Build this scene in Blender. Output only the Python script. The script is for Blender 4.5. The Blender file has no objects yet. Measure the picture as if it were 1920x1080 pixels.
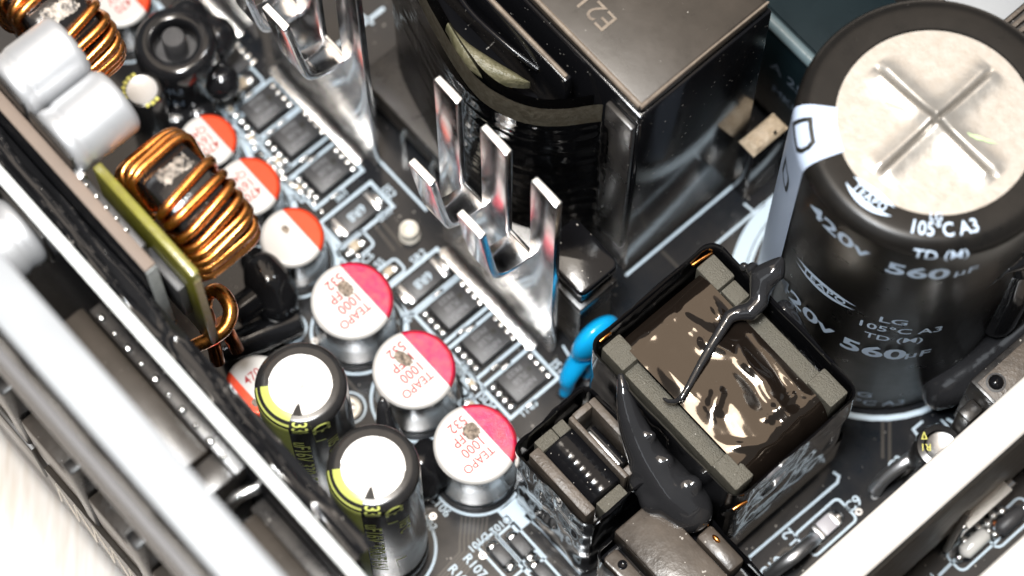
import bpy, bmesh, math, random
from math import sin, cos, pi, sqrt, atan2, radians as R
from mathutils import Vector, Matrix, noise

random.seed(7)
sc = bpy.context.scene
COL = sc.collection

# ------------------------------------------------------------------ camera (1 unit = 1 cm)
TH, PH, D0, FPX = R(70), R(138.5), 35.0, 5250.0
FWD = Vector((cos(PH), sin(PH), 0))
VIEW = FWD * cos(TH) + Vector((0, 0, -sin(TH)))
RGT = Vector((sin(PH), -cos(PH), 0))
UPV = RGT.cross(VIEW)
CAM = -D0 * VIEW


def P(px, py, z):
    """Place where the sight line of a photo pixel meets the height z."""
    d = VIEW * FPX + RGT * (px - 960) - UPV * (py - 540)
    return CAM + d * ((z - CAM.z) / d.z)


cam = bpy.data.cameras.new('camera')
cam_o = bpy.data.objects.new('camera', cam)
COL.objects.link(cam_o)
m = Matrix.Identity(4)
for i in range(3):
    m[i][0], m[i][1], m[i][2], m[i][3] = RGT[i], UPV[i], -VIEW[i], CAM[i]
cam_o.matrix_world = m
cam.sensor_width = 36
cam.lens = FPX / 1920 * 36
cam.clip_start, cam.clip_end = 1, 2000
cam.dof.use_dof = True
cam.dof.focus_distance = 31.9
cam.dof.aperture_fstop = 0.178
cam.dof.aperture_blades = 0
sc.camera = cam_o

# ------------------------------------------------------------------ world and lamps
w = bpy.data.worlds.new('World')
sc.world = w
w.use_nodes = True
w.node_tree.nodes['Background'].inputs['Color'].default_value = (0.62, 0.66, 0.70, 1)
w.node_tree.nodes['Background'].inputs['Strength'].default_value = 0.27


def area(name, loc, target, size, power, color, size_y=None):
    l = bpy.data.lights.new(name, 'AREA')
    l.energy, l.color, l.size = power, color, size
    if size_y:
        l.shape = 'RECTANGLE'
        l.size_y = size_y
    o = bpy.data.objects.new(name, l)
    COL.objects.link(o)
    o.location = loc
    o.rotation_euler = (Vector(target) - Vector(loc)).to_track_quat('-Z', 'Y').to_euler()
    return o


MIR = Vector((VIEW.x, VIEW.y, -VIEW.z))            # where flat, level faces look
mid = Vector((0.5, 0, 1))
# warm ceiling-like soft light the level faces mirror, and the small hard lamps
area('soft_ceiling_light', mid + MIR * 70, mid, 64, 21000, (1.0, 0.82, 0.65))
kd = Vector((0.02, -0.078, 1.0)).normalized()
kside = kd.cross(Vector((0, 0, 1))).normalized()
kup = kside.cross(kd)
for i in range(4):
    a = kside * ((i % 2) - .5) * 4 + kup * ((i // 2) - .5) * 4.5
    area('lamp_head', mid + kd * 62 + a, mid, 2.2, 4600, (1.0, 0.97, 0.93))
area('highlight_panel_light', (-2.5, -3.0, 66), mid, 19, 13000, (1.0, 0.90, 0.78), 14)  # added panel, throws broad cream highlights on the crinkled tape
area('front_fill_light', mid + Vector((.12, -.78, .62)).normalized() * 90, mid, 60, 12000, (0.88, 0.94, 1.0))  # added soft fill for upright faces on the camera side, no known window
area('flash_light', CAM + UPV * 5 - RGT * 3, mid, 4, 11500, (0.93, 0.97, 1.0))
sc.view_settings.view_transform = 'Standard'
sc.view_settings.look = 'None'
sc.view_settings.exposure = 0.06
sc.cycles.use_denoising = True
sc.cycles.max_bounces = 8
sc.cycles.sample_clamp_indirect = 8
sc.cycles.caustics_reflective = False

# ------------------------------------------------------------------ materials
MATS = {}


def mat(name, base, rough=.5, metal=0.0, spec=.5, coat=0.0, coat_rough=.05, bump=None, var=None, film=None,
        specks=0.0, rvar=None, ior=None, trans=0.0, emit=None, sss=0.0, aniso=0.0):
    """bump=(scale, strength); var=(scale, other colour); film=(scale, colour, amount) dusty film; specks = dust grains."""
    mt = bpy.data.materials.new(name)
    mt.use_nodes = True
    nt = mt.node_tree
    b = nt.nodes['Principled BSDF']
    N = nt.nodes.new
    L = nt.links.new
    b.inputs['Roughness'].default_value = rough
    b.inputs['Metallic'].default_value = metal
    b.inputs['Specular IOR Level'].default_value = spec
    b.inputs['Coat Weight'].default_value = coat
    b.inputs['Coat Roughness'].default_value = coat_rough
    b.inputs['Anisotropic'].default_value = aniso
    if ior:
        b.inputs['IOR'].default_value = ior
    b.inputs['Transmission Weight'].default_value = trans
    if sss:
        b.inputs['Subsurface Weight'].default_value = sss
        b.inputs['Subsurface Radius'].default_value = (.1, .1, .05)
    tc = N('ShaderNodeTexCoord')
    oi = N('ShaderNodeObjectInfo')
    ad = N('ShaderNodeVectorMath')
    ad.operation = 'MULTIPLY_ADD'
    L(oi.outputs['Random'], ad.inputs[0])
    ad.inputs[1].default_value = (37, 23, 11)
    L(tc.outputs['Object'], ad.inputs[2])
    vec = ad.outputs[0]

    def noise_tex(scale, detail=4, rgh=.55):
        n = N('ShaderNodeTexNoise')
        n.inputs['Scale'].default_value = scale
        n.inputs['Detail'].default_value = detail
        n.inputs['Roughness'].default_value = rgh
        L(vec, n.inputs['Vector'])
        return n.outputs['Fac']

    def ramp(fac, lo, hi):
        r = N('ShaderNodeMapRange')
        r.inputs['From Min'].default_value = lo
        r.inputs['From Max'].default_value = hi
        L(fac, r.inputs['Value'])
        return r.outputs['Result']

    def mix(fac, a, c):
        x = N('ShaderNodeMix')
        x.data_type = 'RGBA'
        if isinstance(fac, float):
            x.inputs['Factor'].default_value = fac
        else:
            L(fac, x.inputs['Factor'])
        for v, s in ((a, x.inputs[6]), (c, x.inputs[7])):
            if isinstance(v, tuple):
                s.default_value = (*v, 1)
            else:
                L(v, s)
        return x.outputs[2]

    def mul(fac, k):
        x = N('ShaderNodeMath')
        x.operation = 'MULTIPLY'
        L(fac, x.inputs[0])
        x.inputs[1].default_value = k
        return x.outputs[0]
    c = tuple(base)
    if var:
        c = mix(ramp(noise_tex(var[0]), .35, .65), c, tuple(var[1]))
    if film:
        f = mul(ramp(noise_tex(film[0], 6, .65), .3, .75), film[2])
        c = mix(f, c, tuple(film[1]))
        rr = N('ShaderNodeMath')
        rr.operation = 'MULTIPLY_ADD'
        L(f, rr.inputs[0])
        rr.inputs[1].default_value = .22
        rr.inputs[2].default_value = rough
        L(rr.outputs[0], b.inputs['Roughness'])
    elif rvar:
        rr = N('ShaderNodeMath')
        rr.operation = 'MULTIPLY_ADD'
        L(ramp(noise_tex(rvar[0]), .3, .7), rr.inputs[0])
        rr.inputs[1].default_value = rvar[1]
        rr.inputs[2].default_value = rough
        L(rr.outputs[0], b.inputs['Roughness'])
    if specks:
        v = N('ShaderNodeTexVoronoi')
        v.inputs['Scale'].default_value = 16
        L(vec, v.inputs['Vector'])
        lt = N('ShaderNodeMath')
        lt.operation = 'LESS_THAN'
        L(v.outputs['Distance'], lt.inputs[0])
        g = N('ShaderNodeMath')
        g.operation = 'MULTIPLY_ADD'                # grains of unequal size, most cells hold none
        L(ramp(noise_tex(9, 2), .5, .78), g.inputs[0])
        g.inputs[1].default_value = .24 * specks
        g.inputs[2].default_value = 0.0
        L(g.outputs[0], lt.inputs[1])
        c = mix(mul(lt.outputs[0], .75), c, (.45, .42, .38))
    if isinstance(c, tuple):
        b.inputs['Base Color'].default_value = (*c, 1)
    else:
        L(c, b.inputs['Base Color'])
    if bump:
        n = noise_tex(bump[0], 5)
        bp = N('ShaderNodeBump')
        bp.inputs['Strength'].default_value = bump[1]
        bp.inputs['Distance'].default_value = .02
        L(n, bp.inputs['Height'])
        L(bp.outputs[0], b.inputs['Normal'])
    if emit:
        b.inputs['Emission Color'].default_value = (*emit[0], 1)
        b.inputs['Emission Strength'].default_value = emit[1]
    MATS[name] = mt
    return mt


TAN = (.048, .037, .028)
mat('mask', (.008, .011, .015), .10, bump=(30, .03), film=(1.1, (.05, .041, .034), .42), specks=1.2)
mat('trace', (.05, .045, .04), .2)
mat('silk', (.50, .60, .68), .5, bump=(60, .15))
mat('solder', (.72, .72, .71), .22, 1.0, bump=(25, .35))
mat('wire_tin', (.85, .86, .88), .38, 1.0, bump=(20, .1))
mat('tin', (.60, .60, .60), .28, 1.0, bump=(20, .12))
mat('alu', (.84, .845, .86), .12, 1.0, bump=(60, .03), rvar=(4, .13), specks=.8)
mat('alu_cut', (.86, .82, .76), .5, .6, bump=(45, .5))
mat('case_alu', (.50, .46, .41), .36, .65, bump=(30, .05), rvar=(6, .2))
mat('can', (.20, .205, .215), .20, 1.0, bump=(10, .015), rvar=(4, .06))
mat('print_white', (.57, .55, .525), .34, .1, bump=(70, .12), rvar=(5, .1))
mat('print_red', (.60, .010, .065), .26, .45, bump=(90, .25), var=(9, (.68, .045, .07)))
mat('print_orange', (.80, .065, .018), .3, .3, bump=(90, .15))
mat('ink_red', (.36, .006, .012), .4)
mat('ink_pink', (.42, .05, .035), .5)
mat('scorch', (.07, .052, .04), .4, .3, bump=(60, .6), var=(25, (.32, .25, .19)))
mat('rubber', (.02, .02, .022), .4, film=(4, (.06, .055, .05), .6))
mat('sleeve_black', (.012, .012, .013), .16, bump=(6, .04), film=(2, (.05, .045, .04), .45), specks=.5)
mat('sleeve_brown', (.007, .0066, .0062), .26, spec=.22, film=(2.5, (.026, .021, .017), .35), specks=.3)
mat('sleeve_green', (.50, .53, .14), .2, .0, bump=(6, .06), var=(5, (.44, .47, .12)))
mat('ink_green', (.60, .64, .17), .3)
mat('ink_dark', (.015, .015, .012), .3)
mat('ink_blue', (.55, .66, .80), .4)
mat('stripe_blue', (.46, .54, .68), .3, bump=(8, .03))
mat('disc_cream', (.45, .425, .39), .28, .6, bump=(26, .15), var=(7, (.42, .39, .35)), rvar=(9, .2))
mat('disc_white', (.60, .585, .57), .3, .3, bump=(25, .1))
mat('ink_mark_green', (.48, .66, .33), .5)
mat('silver_paint', (.64, .65, .665), .46, .6, bump=(30, .06), var=(3, (.60, .61, .63)))
mat('copper', (.72, .27, .055), .20, 1.0, bump=(22, .10), coat=.6, rvar=(10, .12), var=(12, (.62, .24, .055)))
mat('copper_dark', (.50, .17, .055), .24, 1.0, bump=(18, .18), coat=.5)
mat('core_black', (.012, .011, .011), .14, bump=(12, .25), specks=1.2)
mat('core_scraped', (.02, .018, .017), .30, .3, bump=(22, 1.0), var=(13, (.48, .42, .36)))
mat('olive', (.18, .162, .03), .30, bump=(6, .45), var=(6, (.22, .21, .025)), coat=.4, sss=.15)
mat('olive_edge', (.24, .19, .06), .4, bump=(40, .7), var=(30, (.30, .22, .16)))
mat('board_brown', (.17, .125, .095), .5, bump=(50, .4), film=(3, (.25, .19, .15), .6))
mat('board_face', (.016, .016, .018), .25, bump=(20, .1), specks=.8)
mat('board_edge_grey', (.42, .43, .42), .55, bump=(45, .8), var=(18, (.33, .34, .33)))
mat('board_edge_white', (.72, .74, .73), .55, bump=(40, .7), var=(10, (.58, .60, .59)))
mat('black_plastic', (.011, .011, .012), .24, bump=(25, .08), film=(2.5, (.07, .06, .05), .55), specks=1.0)
mat('black_gloss', (.006, .006, .007), .12, spec=.22, bump=(9, .06), specks=1.3)
mat('dusty_top', (.020, .017, .014), .24, spec=.4, bump=(5, .07), film=(1.4, TAN, .7), specks=.6, rvar=(4, .2))
mat('dusty_bar', (.030, .025, .021), .24, bump=(7, .35), film=(1.6, (.115, .09, .07), .75), specks=1.4)
mat('dusty_lit_edge', (.12, .095, .075), .34, bump=(20, .35), film=(4, (.3, .24, .18), .6))
mat('ic_black', (.034, .034, .037), .36, bump=(60, .2), film=(5, (.085, .08, .078), .6))
mat('ic_print', (.19, .19, .20), .5)
mat('tape', (.006, .006, .007), .07, bump=(7, .10), ior=1.55, specks=.7)
mat('tape_brown', (.009, .0065, .005), .08, spec=.62, ior=1.66, bump=(9, .035), specks=.6)
MATS['tape_brown'].node_tree.nodes['Principled BSDF'].inputs['Specular Tint'].default_value = (1.0, .88, .75, 1)
mat('film_black', (.012, .012, .013), .12, bump=(5, .12), specks=.8)
mat('ferrite', (.12, .112, .09), .40, .3, bump=(55, 1.0), film=(5, (.135, .122, .095), .7), specks=1)
mat('bobbin_dust', (.06, .049, .040), .34, bump=(22, .5), film=(5, (.14, .11, .085), .75), specks=.6)
mat('glue', (.019, .019, .0205), .11, bump=(1.8, .35), coat=.5, coat_rough=.06, specks=.3)
mat('glue_black', (.010, .010, .011), .10, bump=(4, .10))
mat('blue_epoxy', (.006, .36, .74), .2, bump=(12, .08), coat=.4)
mat('pink_epoxy', (.50, .02, .10), .2)
mat('grey_paint', (.15, .142, .14), .55, bump=(60, .12))
mat('cream_paint', (.62, .59, .55), .42, bump=(40, .10), var=(3, (.58, .55, .51)))
mat('white_paint', (.30, .312, .325), .46, bump=(40, .1), var=(1.1, (.27, .282, .296)))
mat('teal', (.005, .011, .014), .30, spec=.06, film=(2, (.010, .019, .023), .5), specks=.4, bump=(20, .05))
mat('teal_highlight', (.10, .14, .155), .26, bump=(14, .15))
mat('cream_fibre', (.36, .29, .21), .6, bump=(9, 1.0), var=(6, (.36, .28, .19)))
mat('ceramic', (.47, .385, .275), .4, bump=(40, .2))
mat('ceramic_grey', (.42, .40, .42), .4, bump=(40, .2))
mat('paper_rim', (.27, .24, .18), .5, bump=(30, .7), var=(14, (.16, .13, .09)))
mat('tape_olive', (.09, .085, .045), .33, bump=(28, .8), var=(9, (.17, .155, .10)))
mat('tape_amber', (.34, .13, .02), .3, bump=(20, .4))
mat('blue_ink_print', (.10, .13, .17), .5)
mat('cream_eyelet', (.80, .74, .64), .35, .2, bump=(30, .3))
mat('yellow_ink', (.62, .58, .12), .5)
mat('case_floor', (.03, .03, .032), .4)
mat('clear_lens', (.72, .70, .66), .12, 0, coat=.5, bump=(10, .2))


def wood():
    mt = bpy.data.materials.new('white_wood')
    mt.use_nodes = True
    nt = mt.node_tree
    b = nt.nodes['Principled BSDF']
    tc = nt.nodes.new('ShaderNodeTexCoord')
    mp = nt.nodes.new('ShaderNodeMapping')
    mp.vector_type = 'TEXTURE'
    mp.inputs['Rotation'].default_value = (0, 0, R(48.5))
    mp.inputs['Scale'].default_value = (.22, 3.2, 1)
    n = nt.nodes.new('ShaderNodeTexNoise')
    n.inputs['Scale'].default_value = 2.2
    n.inputs['Detail'].default_value = 3
    n.inputs['Roughness'].default_value = .65
    r = nt.nodes.new('ShaderNodeValToRGB')
    r.color_ramp.elements[0].position = .32
    r.color_ramp.elements[0].color = (.62, .53, .44, 1)
    r.color_ramp.elements[1].position = .60
    r.color_ramp.elements[1].color = (.76, .71, .66, 1)
    bp = nt.nodes.new('ShaderNodeBump')
    bp.inputs['Strength'].default_value = .06
    bp.inputs['Distance'].default_value = .02
    k = nt.links.new
    k(tc.outputs['Object'], mp.inputs['Vector'])
    k(mp.outputs[0], n.inputs['Vector'])
    k(n.outputs['Fac'], r.inputs[0])
    k(r.outputs[0], b.inputs['Base Color'])
    k(n.outputs['Fac'], bp.inputs['Height'])
    k(bp.outputs[0], b.inputs['Normal'])
    b.inputs['Roughness'].default_value = .5
    MATS['wood'] = mt


wood()

# ------------------------------------------------------------------ helpers


def wloc(o):
    v = Vector((0, 0, 0))
    while o is not None:
        v = v + o.location
        o = o.parent
    return v


def link_mesh(name, me, mt, parent=None, smooth=35):
    if parent is not None:
        me.transform(Matrix.Translation(-wloc(parent)))
    me.materials.append(MATS[mt])
    if smooth:
        me.polygons.foreach_set('use_smooth', [True] * len(me.polygons))
        me.set_sharp_from_angle(angle=R(smooth))
    me.update()
    o = bpy.data.objects.new(name, me)
    COL.objects.link(o)
    o.parent = parent
    return o


class MB:
    def __init__(s):
        s.bm = bmesh.new()

    def box(s, x0, x1, y0, y1, z0, z1):
        v = [s.bm.verts.new((x, y, z)) for z in (z0, z1) for x, y in ((x0, y0), (x1, y0), (x1, y1), (x0, y1))]
        for f in ((3, 2, 1, 0), (4, 5, 6, 7), (0, 1, 5, 4), (1, 2, 6, 5), (2, 3, 7, 6), (3, 0, 4, 7)):
            s.bm.faces.new([v[i] for i in f])
        return s

    def prism(s, pts, z0, z1):
        """upright prism over a ring of (x, y), counter-clockwise"""
        a = [s.bm.verts.new((p[0], p[1], z0)) for p in pts]
        b = [s.bm.verts.new((p[0], p[1], z1)) for p in pts]
        n = len(pts)
        s.bm.faces.new(a[::-1])
        s.bm.faces.new(b)
        for i in range(n):
            s.bm.faces.new((a[i], a[(i + 1) % n], b[(i + 1) % n], b[i]))
        return s

    def extrude_yz(s, pts, x0, x1):
        """profile of (y, z) swept along x"""
        a = [s.bm.verts.new((x0, p[0], p[1])) for p in pts]
        b = [s.bm.verts.new((x1, p[0], p[1])) for p in pts]
        n = len(pts)
        s.bm.faces.new(a)
        s.bm.faces.new(b[::-1])
        for i in range(n):
            s.bm.faces.new((a[i], b[i], b[(i + 1) % n], a[(i + 1) % n]))
        bmesh.ops.recalc_face_normals(s.bm, faces=s.bm.faces[:])
        return s

    def lathe(s, c, prof, n=48, axis='z', cap=True, a0=0.0, a1=2 * pi):
        full = abs(a1 - a0 - 2 * pi) < 1e-6
        k = n if full else n + 1
        rings = []
        for r, h in prof:
            ring = []
            for i in range(k):
                a = a0 + (a1 - a0) * i / n
                if axis == 'z':
                    p = (c[0] + r * cos(a), c[1] + r * sin(a), c[2] + h)
                elif axis == 'y':
                    p = (c[0] + r * cos(a), c[1] + h, c[2] + r * sin(a))
                else:
                    p = (c[0] + h, c[1] + r * cos(a), c[2] + r * sin(a))
                ring.append(s.bm.verts.new(p))
            rings.append(ring)
        for j in range(len(rings) - 1):
            for i in range(k if full else n):
                q = (i + 1) % k
                s.bm.faces.new((rings[j][i], rings[j][q], rings[j + 1][q], rings[j + 1][i]))
        if cap and full:
            if prof[0][0] > 1e-4:
                s.bm.faces.new(rings[0][::-1])
            if prof[-1][0] > 1e-4:
                s.bm.faces.new(rings[-1])
        bmesh.ops.remove_doubles(s.bm, verts=s.bm.verts[:], dist=1e-5)
        if axis == 'y':
            bmesh.ops.recalc_face_normals(s.bm, faces=s.bm.faces[:])
        return s

    def tube(s, pts, r, n=10, closed=False):
        pts = [Vector(p) for p in pts]
        m = len(pts)
        rad = r if isinstance(r, (list, tuple)) else [r] * m
        tg = []
        for i in range(m):
            a = pts[(i - 1) % m] if (closed or i > 0) else pts[i]
            b = pts[(i + 1) % m] if (closed or i < m - 1) else pts[i]
            tg.append((b - a).normalized())
        u = tg[0].orthogonal().normalized()
        rings = []
        for i in range(m):
            u = (u - tg[i] * u.dot(tg[i])).normalized()
            v = tg[i].cross(u)
            rings.append([s.bm.verts.new(pts[i] + (u * cos(2 * pi * k / n) + v * sin(2 * pi * k / n)) * rad[i]) for k in range(n)])
        if closed:                                   # least twist at the seam
            best = min(range(n), key=lambda q: (rings[-1][0].co - rings[0][q].co).length)
        for i in range(m if closed else m - 1):
            a, b = rings[i], rings[(i + 1) % m]
            sh = best if (closed and i == m - 1) else 0
            for k in range(n):
                s.bm.faces.new((a[k], a[(k + 1) % n], b[(k + 1 + sh) % n], b[(k + sh) % n]))
        if not closed:
            s.bm.faces.new(rings[0][::-1])
            s.bm.faces.new(rings[-1])
        return s

    def ball(s, c, r, sub=2, sq=(1, 1, 1)):
        g = bmesh.ops.create_icosphere(s.bm, subdivisions=sub, radius=r)
        for v in g['verts']:
            v.co = Vector((v.co.x * sq[0], v.co.y * sq[1], v.co.z * sq[2])) + Vector(c)
        return s

    def grid(s, f, nu, nv, closed_u=False):
        k = nu if closed_u else nu + 1
        vv = [[s.bm.verts.new(f(i / nu, j / nv)) for i in range(k)] for j in range(nv + 1)]
        for j in range(nv):
            for i in range(nu):
                q = (i + 1) % k
                s.bm.faces.new((vv[j][i], vv[j][q], vv[j + 1][q], vv[j + 1][i]))
        return s

    def build(s, name, mt, parent=None, bev=0.0, smooth=35, seg=2):
        if bev:
            bmesh.ops.recalc_face_normals(s.bm, faces=s.bm.faces[:])
            ed = [e for e in s.bm.edges if len(e.link_faces) == 2 and e.calc_face_angle(0) > R(30)]
            bmesh.ops.bevel(s.bm, geom=ed, offset=bev, segments=seg, affect='EDGES', profile=.5, clamp_overlap=True)
        me = bpy.data.meshes.new(name)
        s.bm.to_mesh(me)
        s.bm.free()
        return link_mesh(name, me, mt, parent, smooth)


def box(name, mt, parent, x0, x1, y0, y1, z0, z1, bev=0.0, seg=2):
    return MB().box(x0, x1, y0, y1, z0, z1).build(name, mt, parent, bev, seg=seg)


def thing(name, label, cat, loc=(0, 0, 0), group=None):
    o = bpy.data.objects.new(name, None)
    COL.objects.link(o)
    o.empty_display_size = .2
    o.location = loc
    o['label'], o['category'] = label, cat
    if group:
        o['group'] = group
    return o


def tag(o, label, cat, group=None):
    o['label'], o['category'] = label, cat
    if group:
        o['group'] = group
    return o


def kids(o):
    return [c for c in bpy.data.objects if c.parent == o]


def dup(root, loc, label, group=None, rotz=0.0, rec=None):
    r = root.copy()
    COL.objects.link(r)
    r.location = loc
    r.rotation_euler = (0, 0, rotz)
    r['label'] = label
    if group:
        r['group'] = group
    for ch in kids(root):
        c = ch.copy()
        COL.objects.link(c)
        c.parent = r
        for g in kids(ch):
            d = g.copy()
            COL.objects.link(d)
            d.parent = c
    return r


def text_mesh(s, size, bold=0.0, ax='CENTER', ay='CENTER', spacing=1.0, res=3, extrude=0.0):
    cu = bpy.data.curves.new('text', 'FONT')
    cu.body, cu.size, cu.align_x, cu.align_y = s, size, ax, ay
    cu.resolution_u = res
    cu.offset = bold * size
    cu.space_character = spacing
    cu.extrude = extrude
    o = bpy.data.objects.new('text', cu)
    me = bpy.data.meshes.new_from_object(o)
    bpy.data.objects.remove(o)
    bpy.data.curves.remove(cu)
    return me


def text_on(name, s, size, mt, parent, o, ux, uy, bold=.01, sx=1.0, spacing=1.0, extrude=0.0):
    """flat lettering: centre o, reading direction ux, letter-up uy"""
    me = text_mesh(s, size, bold, spacing=spacing, extrude=extrude)
    o, ux, uy = Vector(o), Vector(ux), Vector(uy)
    n = ux.cross(uy)
    for v in me.vertices:
        x, y, z = v.co
        v.co = o + ux * x * sx + uy * y + n * z
    me.update()
    return link_mesh(name, me, mt, parent, 0)


def text_wrap(name, s, size, mt, parent, f, bold=.01, sx=1.0, cut=.06, spacing=1.0):
    """lettering mapped through f(x, y) on a bent surface"""
    me = text_mesh(s, size, bold, spacing=spacing)
    return wrap_mesh(name, me, mt, parent, f, sx, cut)


def wrap_mesh(name, me, mt, parent, f, sx=1.0, cut=.06):
    bm = bmesh.new()
    bm.from_mesh(me)
    bmesh.ops.triangulate(bm, faces=bm.faces[:])
    for _ in range(4):
        ed = [e for e in bm.edges if e.calc_length() > cut]
        if not ed:
            break
        bmesh.ops.subdivide_edges(bm, edges=ed, cuts=1)
        bmesh.ops.triangulate(bm, faces=bm.faces[:])
    for v in bm.verts:
        v.co = f(v.co.x * sx, v.co.y)
    bm.to_mesh(me)
    bm.free()
    return link_mesh(name, me, mt, parent, 60)


def poly_mesh(pts):
    me = bpy.data.meshes.new('poly')
    me.from_pydata([(p[0], p[1], 0) for p in pts], [], [list(range(len(pts)))])
    return me


def spline(pts, n=8, closed=False):
    """Catmull-Rom through the points"""
    pts = [Vector(p) for p in pts]
    out = []
    m = len(pts)
    for i in range(m if closed else m - 1):
        g = (lambda k: pts[k % m]) if closed else (lambda k: pts[max(0, min(m - 1, k))])
        a, b, c, d = g(i - 1), g(i), g(i + 1), g(i + 2)
        for j in range(n):
            t = j / n
            out.append(.5 * ((2 * b) + (c - a) * t + (2 * a - 5 * b + 4 * c - d) * t * t + (3 * b - a - 3 * c + d) * t ** 3))
    if not closed:
        out.append(pts[-1])
    return out


def rrect(x0, x1, y0, y1, r, n=6):
    o = []
    for cx, cy, a in ((x1 - r, y0 + r, -pi / 2), (x1 - r, y1 - r, 0), (x0 + r, y1 - r, pi / 2), (x0 + r, y0 + r, pi)):
        for k in range(n + 1):
            t = a + pi / 2 * k / n
            o.append((cx + r * cos(t), cy + r * sin(t)))
    return o


def resample(ring, n):
    L = [0]
    m = len(ring)
    for i in range(m):
        L.append(L[-1] + (Vector(ring[(i + 1) % m]) - Vector(ring[i])).length)
    out = []
    k = 0
    for i in range(n):
        t = L[-1] * i / n
        while L[k + 1] < t:
            k += 1
        f = (t - L[k]) / max(1e-9, L[k + 1] - L[k])
        out.append(Vector(ring[k]).lerp(Vector(ring[(k + 1) % m]), f))
    return out


def tape_wall(ring, z0, z1, amp, sc_=3.0, n=150, m=34, thick=.03, flare=0.0, wav=0.0):
    """a band of tape wound upright round the ring, crinkled, open at top"""
    rs = resample(ring, n)
    nr = []
    for i in range(n):
        t = (rs[(i + 1) % n] - rs[i - 1]).normalized()
        nr.append(Vector((t.y, -t.x)))
    mb = MB()

    def f(u, v):
        i = int(round(u * n)) % n
        p, q = rs[i], nr[i]
        if v <= .8:
            w_ = v / .8
            off, z = 0.0, z0 + (z1 - z0) * w_
        else:
            w_ = 1 - (v - .8) / .2
            off, z = -thick, z1 - (1 - w_) * .6
        d = amp * (noise.noise(Vector((p.x * sc_, p.y * sc_, z * sc_ * .7 + 5))) +
                   .6 * abs(noise.noise(Vector((p.x * sc_ * 2.3, p.y * sc_ * 2.3, z * 1.6))))) * (1 if v <= .8 else .3)
        d += flare * (z - z0) / (z1 - z0)
        zz = z + wav * noise.noise(Vector((p.x * 1.6, p.y * 1.6, 3))) * max(0, (z - z0) / (z1 - z0))
        return (p.x + q.x * (d + off), p.y + q.y * (d + off), zz)
    mb.grid(f, n, m, closed_u=True)
    return mb


def blob(name, mt, balls, label, cat, voxel=.035, smooth_it=12, parent=None):
    """a lump poured from overlapping drops: (x, y, z, r)"""
    bm = bmesh.new()
    for x, y, z, r in balls:
        g = bmesh.ops.create_icosphere(bm, subdivisions=2, radius=r)
        bmesh.ops.translate(bm, vec=(x, y, z), verts=g['verts'])
    me = bpy.data.meshes.new('tmp')
    bm.to_mesh(me)
    bm.free()
    o = bpy.data.objects.new('tmp', me)
    COL.objects.link(o)
    r = o.modifiers.new('r', 'REMESH')
    r.mode, r.voxel_size = 'VOXEL', voxel
    s = o.modifiers.new('s', 'SMOOTH')
    s.factor, s.iterations = .5, smooth_it
    dg = bpy.context.evaluated_depsgraph_get()
    me2 = bpy.data.meshes.new_from_object(o.evaluated_get(dg))
    bpy.data.objects.remove(o)
    ob = link_mesh(name, me2, mt, parent, 80)
    if label:
        tag(ob, label, cat)
    return ob


def drops(path, n=10):
    """(x, y, z, r) control points -> a run of drops"""
    out = []
    for i in range(len(path) - 1):
        a, b = path[i], path[i + 1]
        for k in range(n):
            t = k / n
            out.append(tuple(a[j] + (b[j] - a[j]) * t for j in range(4)))
    out.append(tuple(path[-1]))
    return out


X, Y, Z = Vector((1, 0, 0)), Vector((0, 1, 0)), Vector((0, 0, 1))

# ------------------------------------------------------------------ setting: table
tb = MB().box(-60, 60, -60, 60, -3.2, -.95).build('table_top', 'wood')
tb['kind'] = 'structure'

# ------------------------------------------------------------------ the circuit board and its print
board = thing('circuit_board', 'black main circuit board with white printed outlines under all the parts', 'circuit board', (0, 0, 0))
box('board_sheet', 'mask', board, -9.5, 12, -5.4, 9.5, -.16, 0)
SZ = .0035


def strip(pts, wd=.028, z=SZ, name='printed_line', mt='silk', closed=False):
    pts = [Vector((p[0], p[1])) for p in pts]
    m = len(pts)
    vs, fs = [], []
    for i in range(m):
        a = pts[(i - 1) % m] if (closed or i) else pts[i]
        b = pts[(i + 1) % m] if (closed or i < m - 1) else pts[i]
        d1 = (pts[i] - a).normalized() if (pts[i] - a).length else (b - pts[i]).normalized()
        d2 = (b - pts[i]).normalized() if (b - pts[i]).length else d1
        nn = Vector((-(d1 + d2).y, (d1 + d2).x))
        nn = nn.normalized() if nn.length else Vector((-d1.y, d1.x))
        k = min(2.0, 1 / max(.4, nn.dot(Vector((-d1.y, d1.x)))))
        for sgn in (1, -1):
            q = pts[i] + nn * (sgn * wd / 2 * k)
            vs.append((q.x, q.y, z))
    for i in range(m if closed else m - 1):
        j = (i + 1) % m
        fs.append((2 * i + 1, 2 * j + 1, 2 * j, 2 * i))
    me = bpy.data.meshes.new(name)
    me.from_pydata(vs, [], fs)
    return link_mesh(name, me, mt, board, 0)


def silk_rect(x0, x1, y0, y1, wd=.028, r=.0, gaps=None):
    if r:
        strip(rrect(x0, x1, y0, y1, r, 3), wd, closed=True, name='printed_outline')
    else:
        strip([(x0, y0), (x1, y0), (x1, y1), (x0, y1)], wd, closed=True, name='printed_outline')


def silk_ring(cx, cy, r, wd=.03, a0=0.0, a1=2 * pi, n=48, name='printed_ring'):
    full = abs(a1 - a0 - 2 * pi) < 1e-6
    strip([(cx + r * cos(a0 + (a1 - a0) * i / n), cy + r * sin(a0 + (a1 - a0) * i / n)) for i in range(n if full else n + 1)], wd, closed=full, name=name)


def silk_text(s, px, py, size=.17, rd='x', bold=.012, z=SZ):
    d = {'x': (X, Y), '-y': (-Y, X), 'y': (Y, -X), '-x': (-X, -Y)}[rd]
    p = P(px, py, 0)
    return text_on('printed_code', s, size, 'silk', board, (p.x, p.y, z), d[0], d[1], bold)


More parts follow.
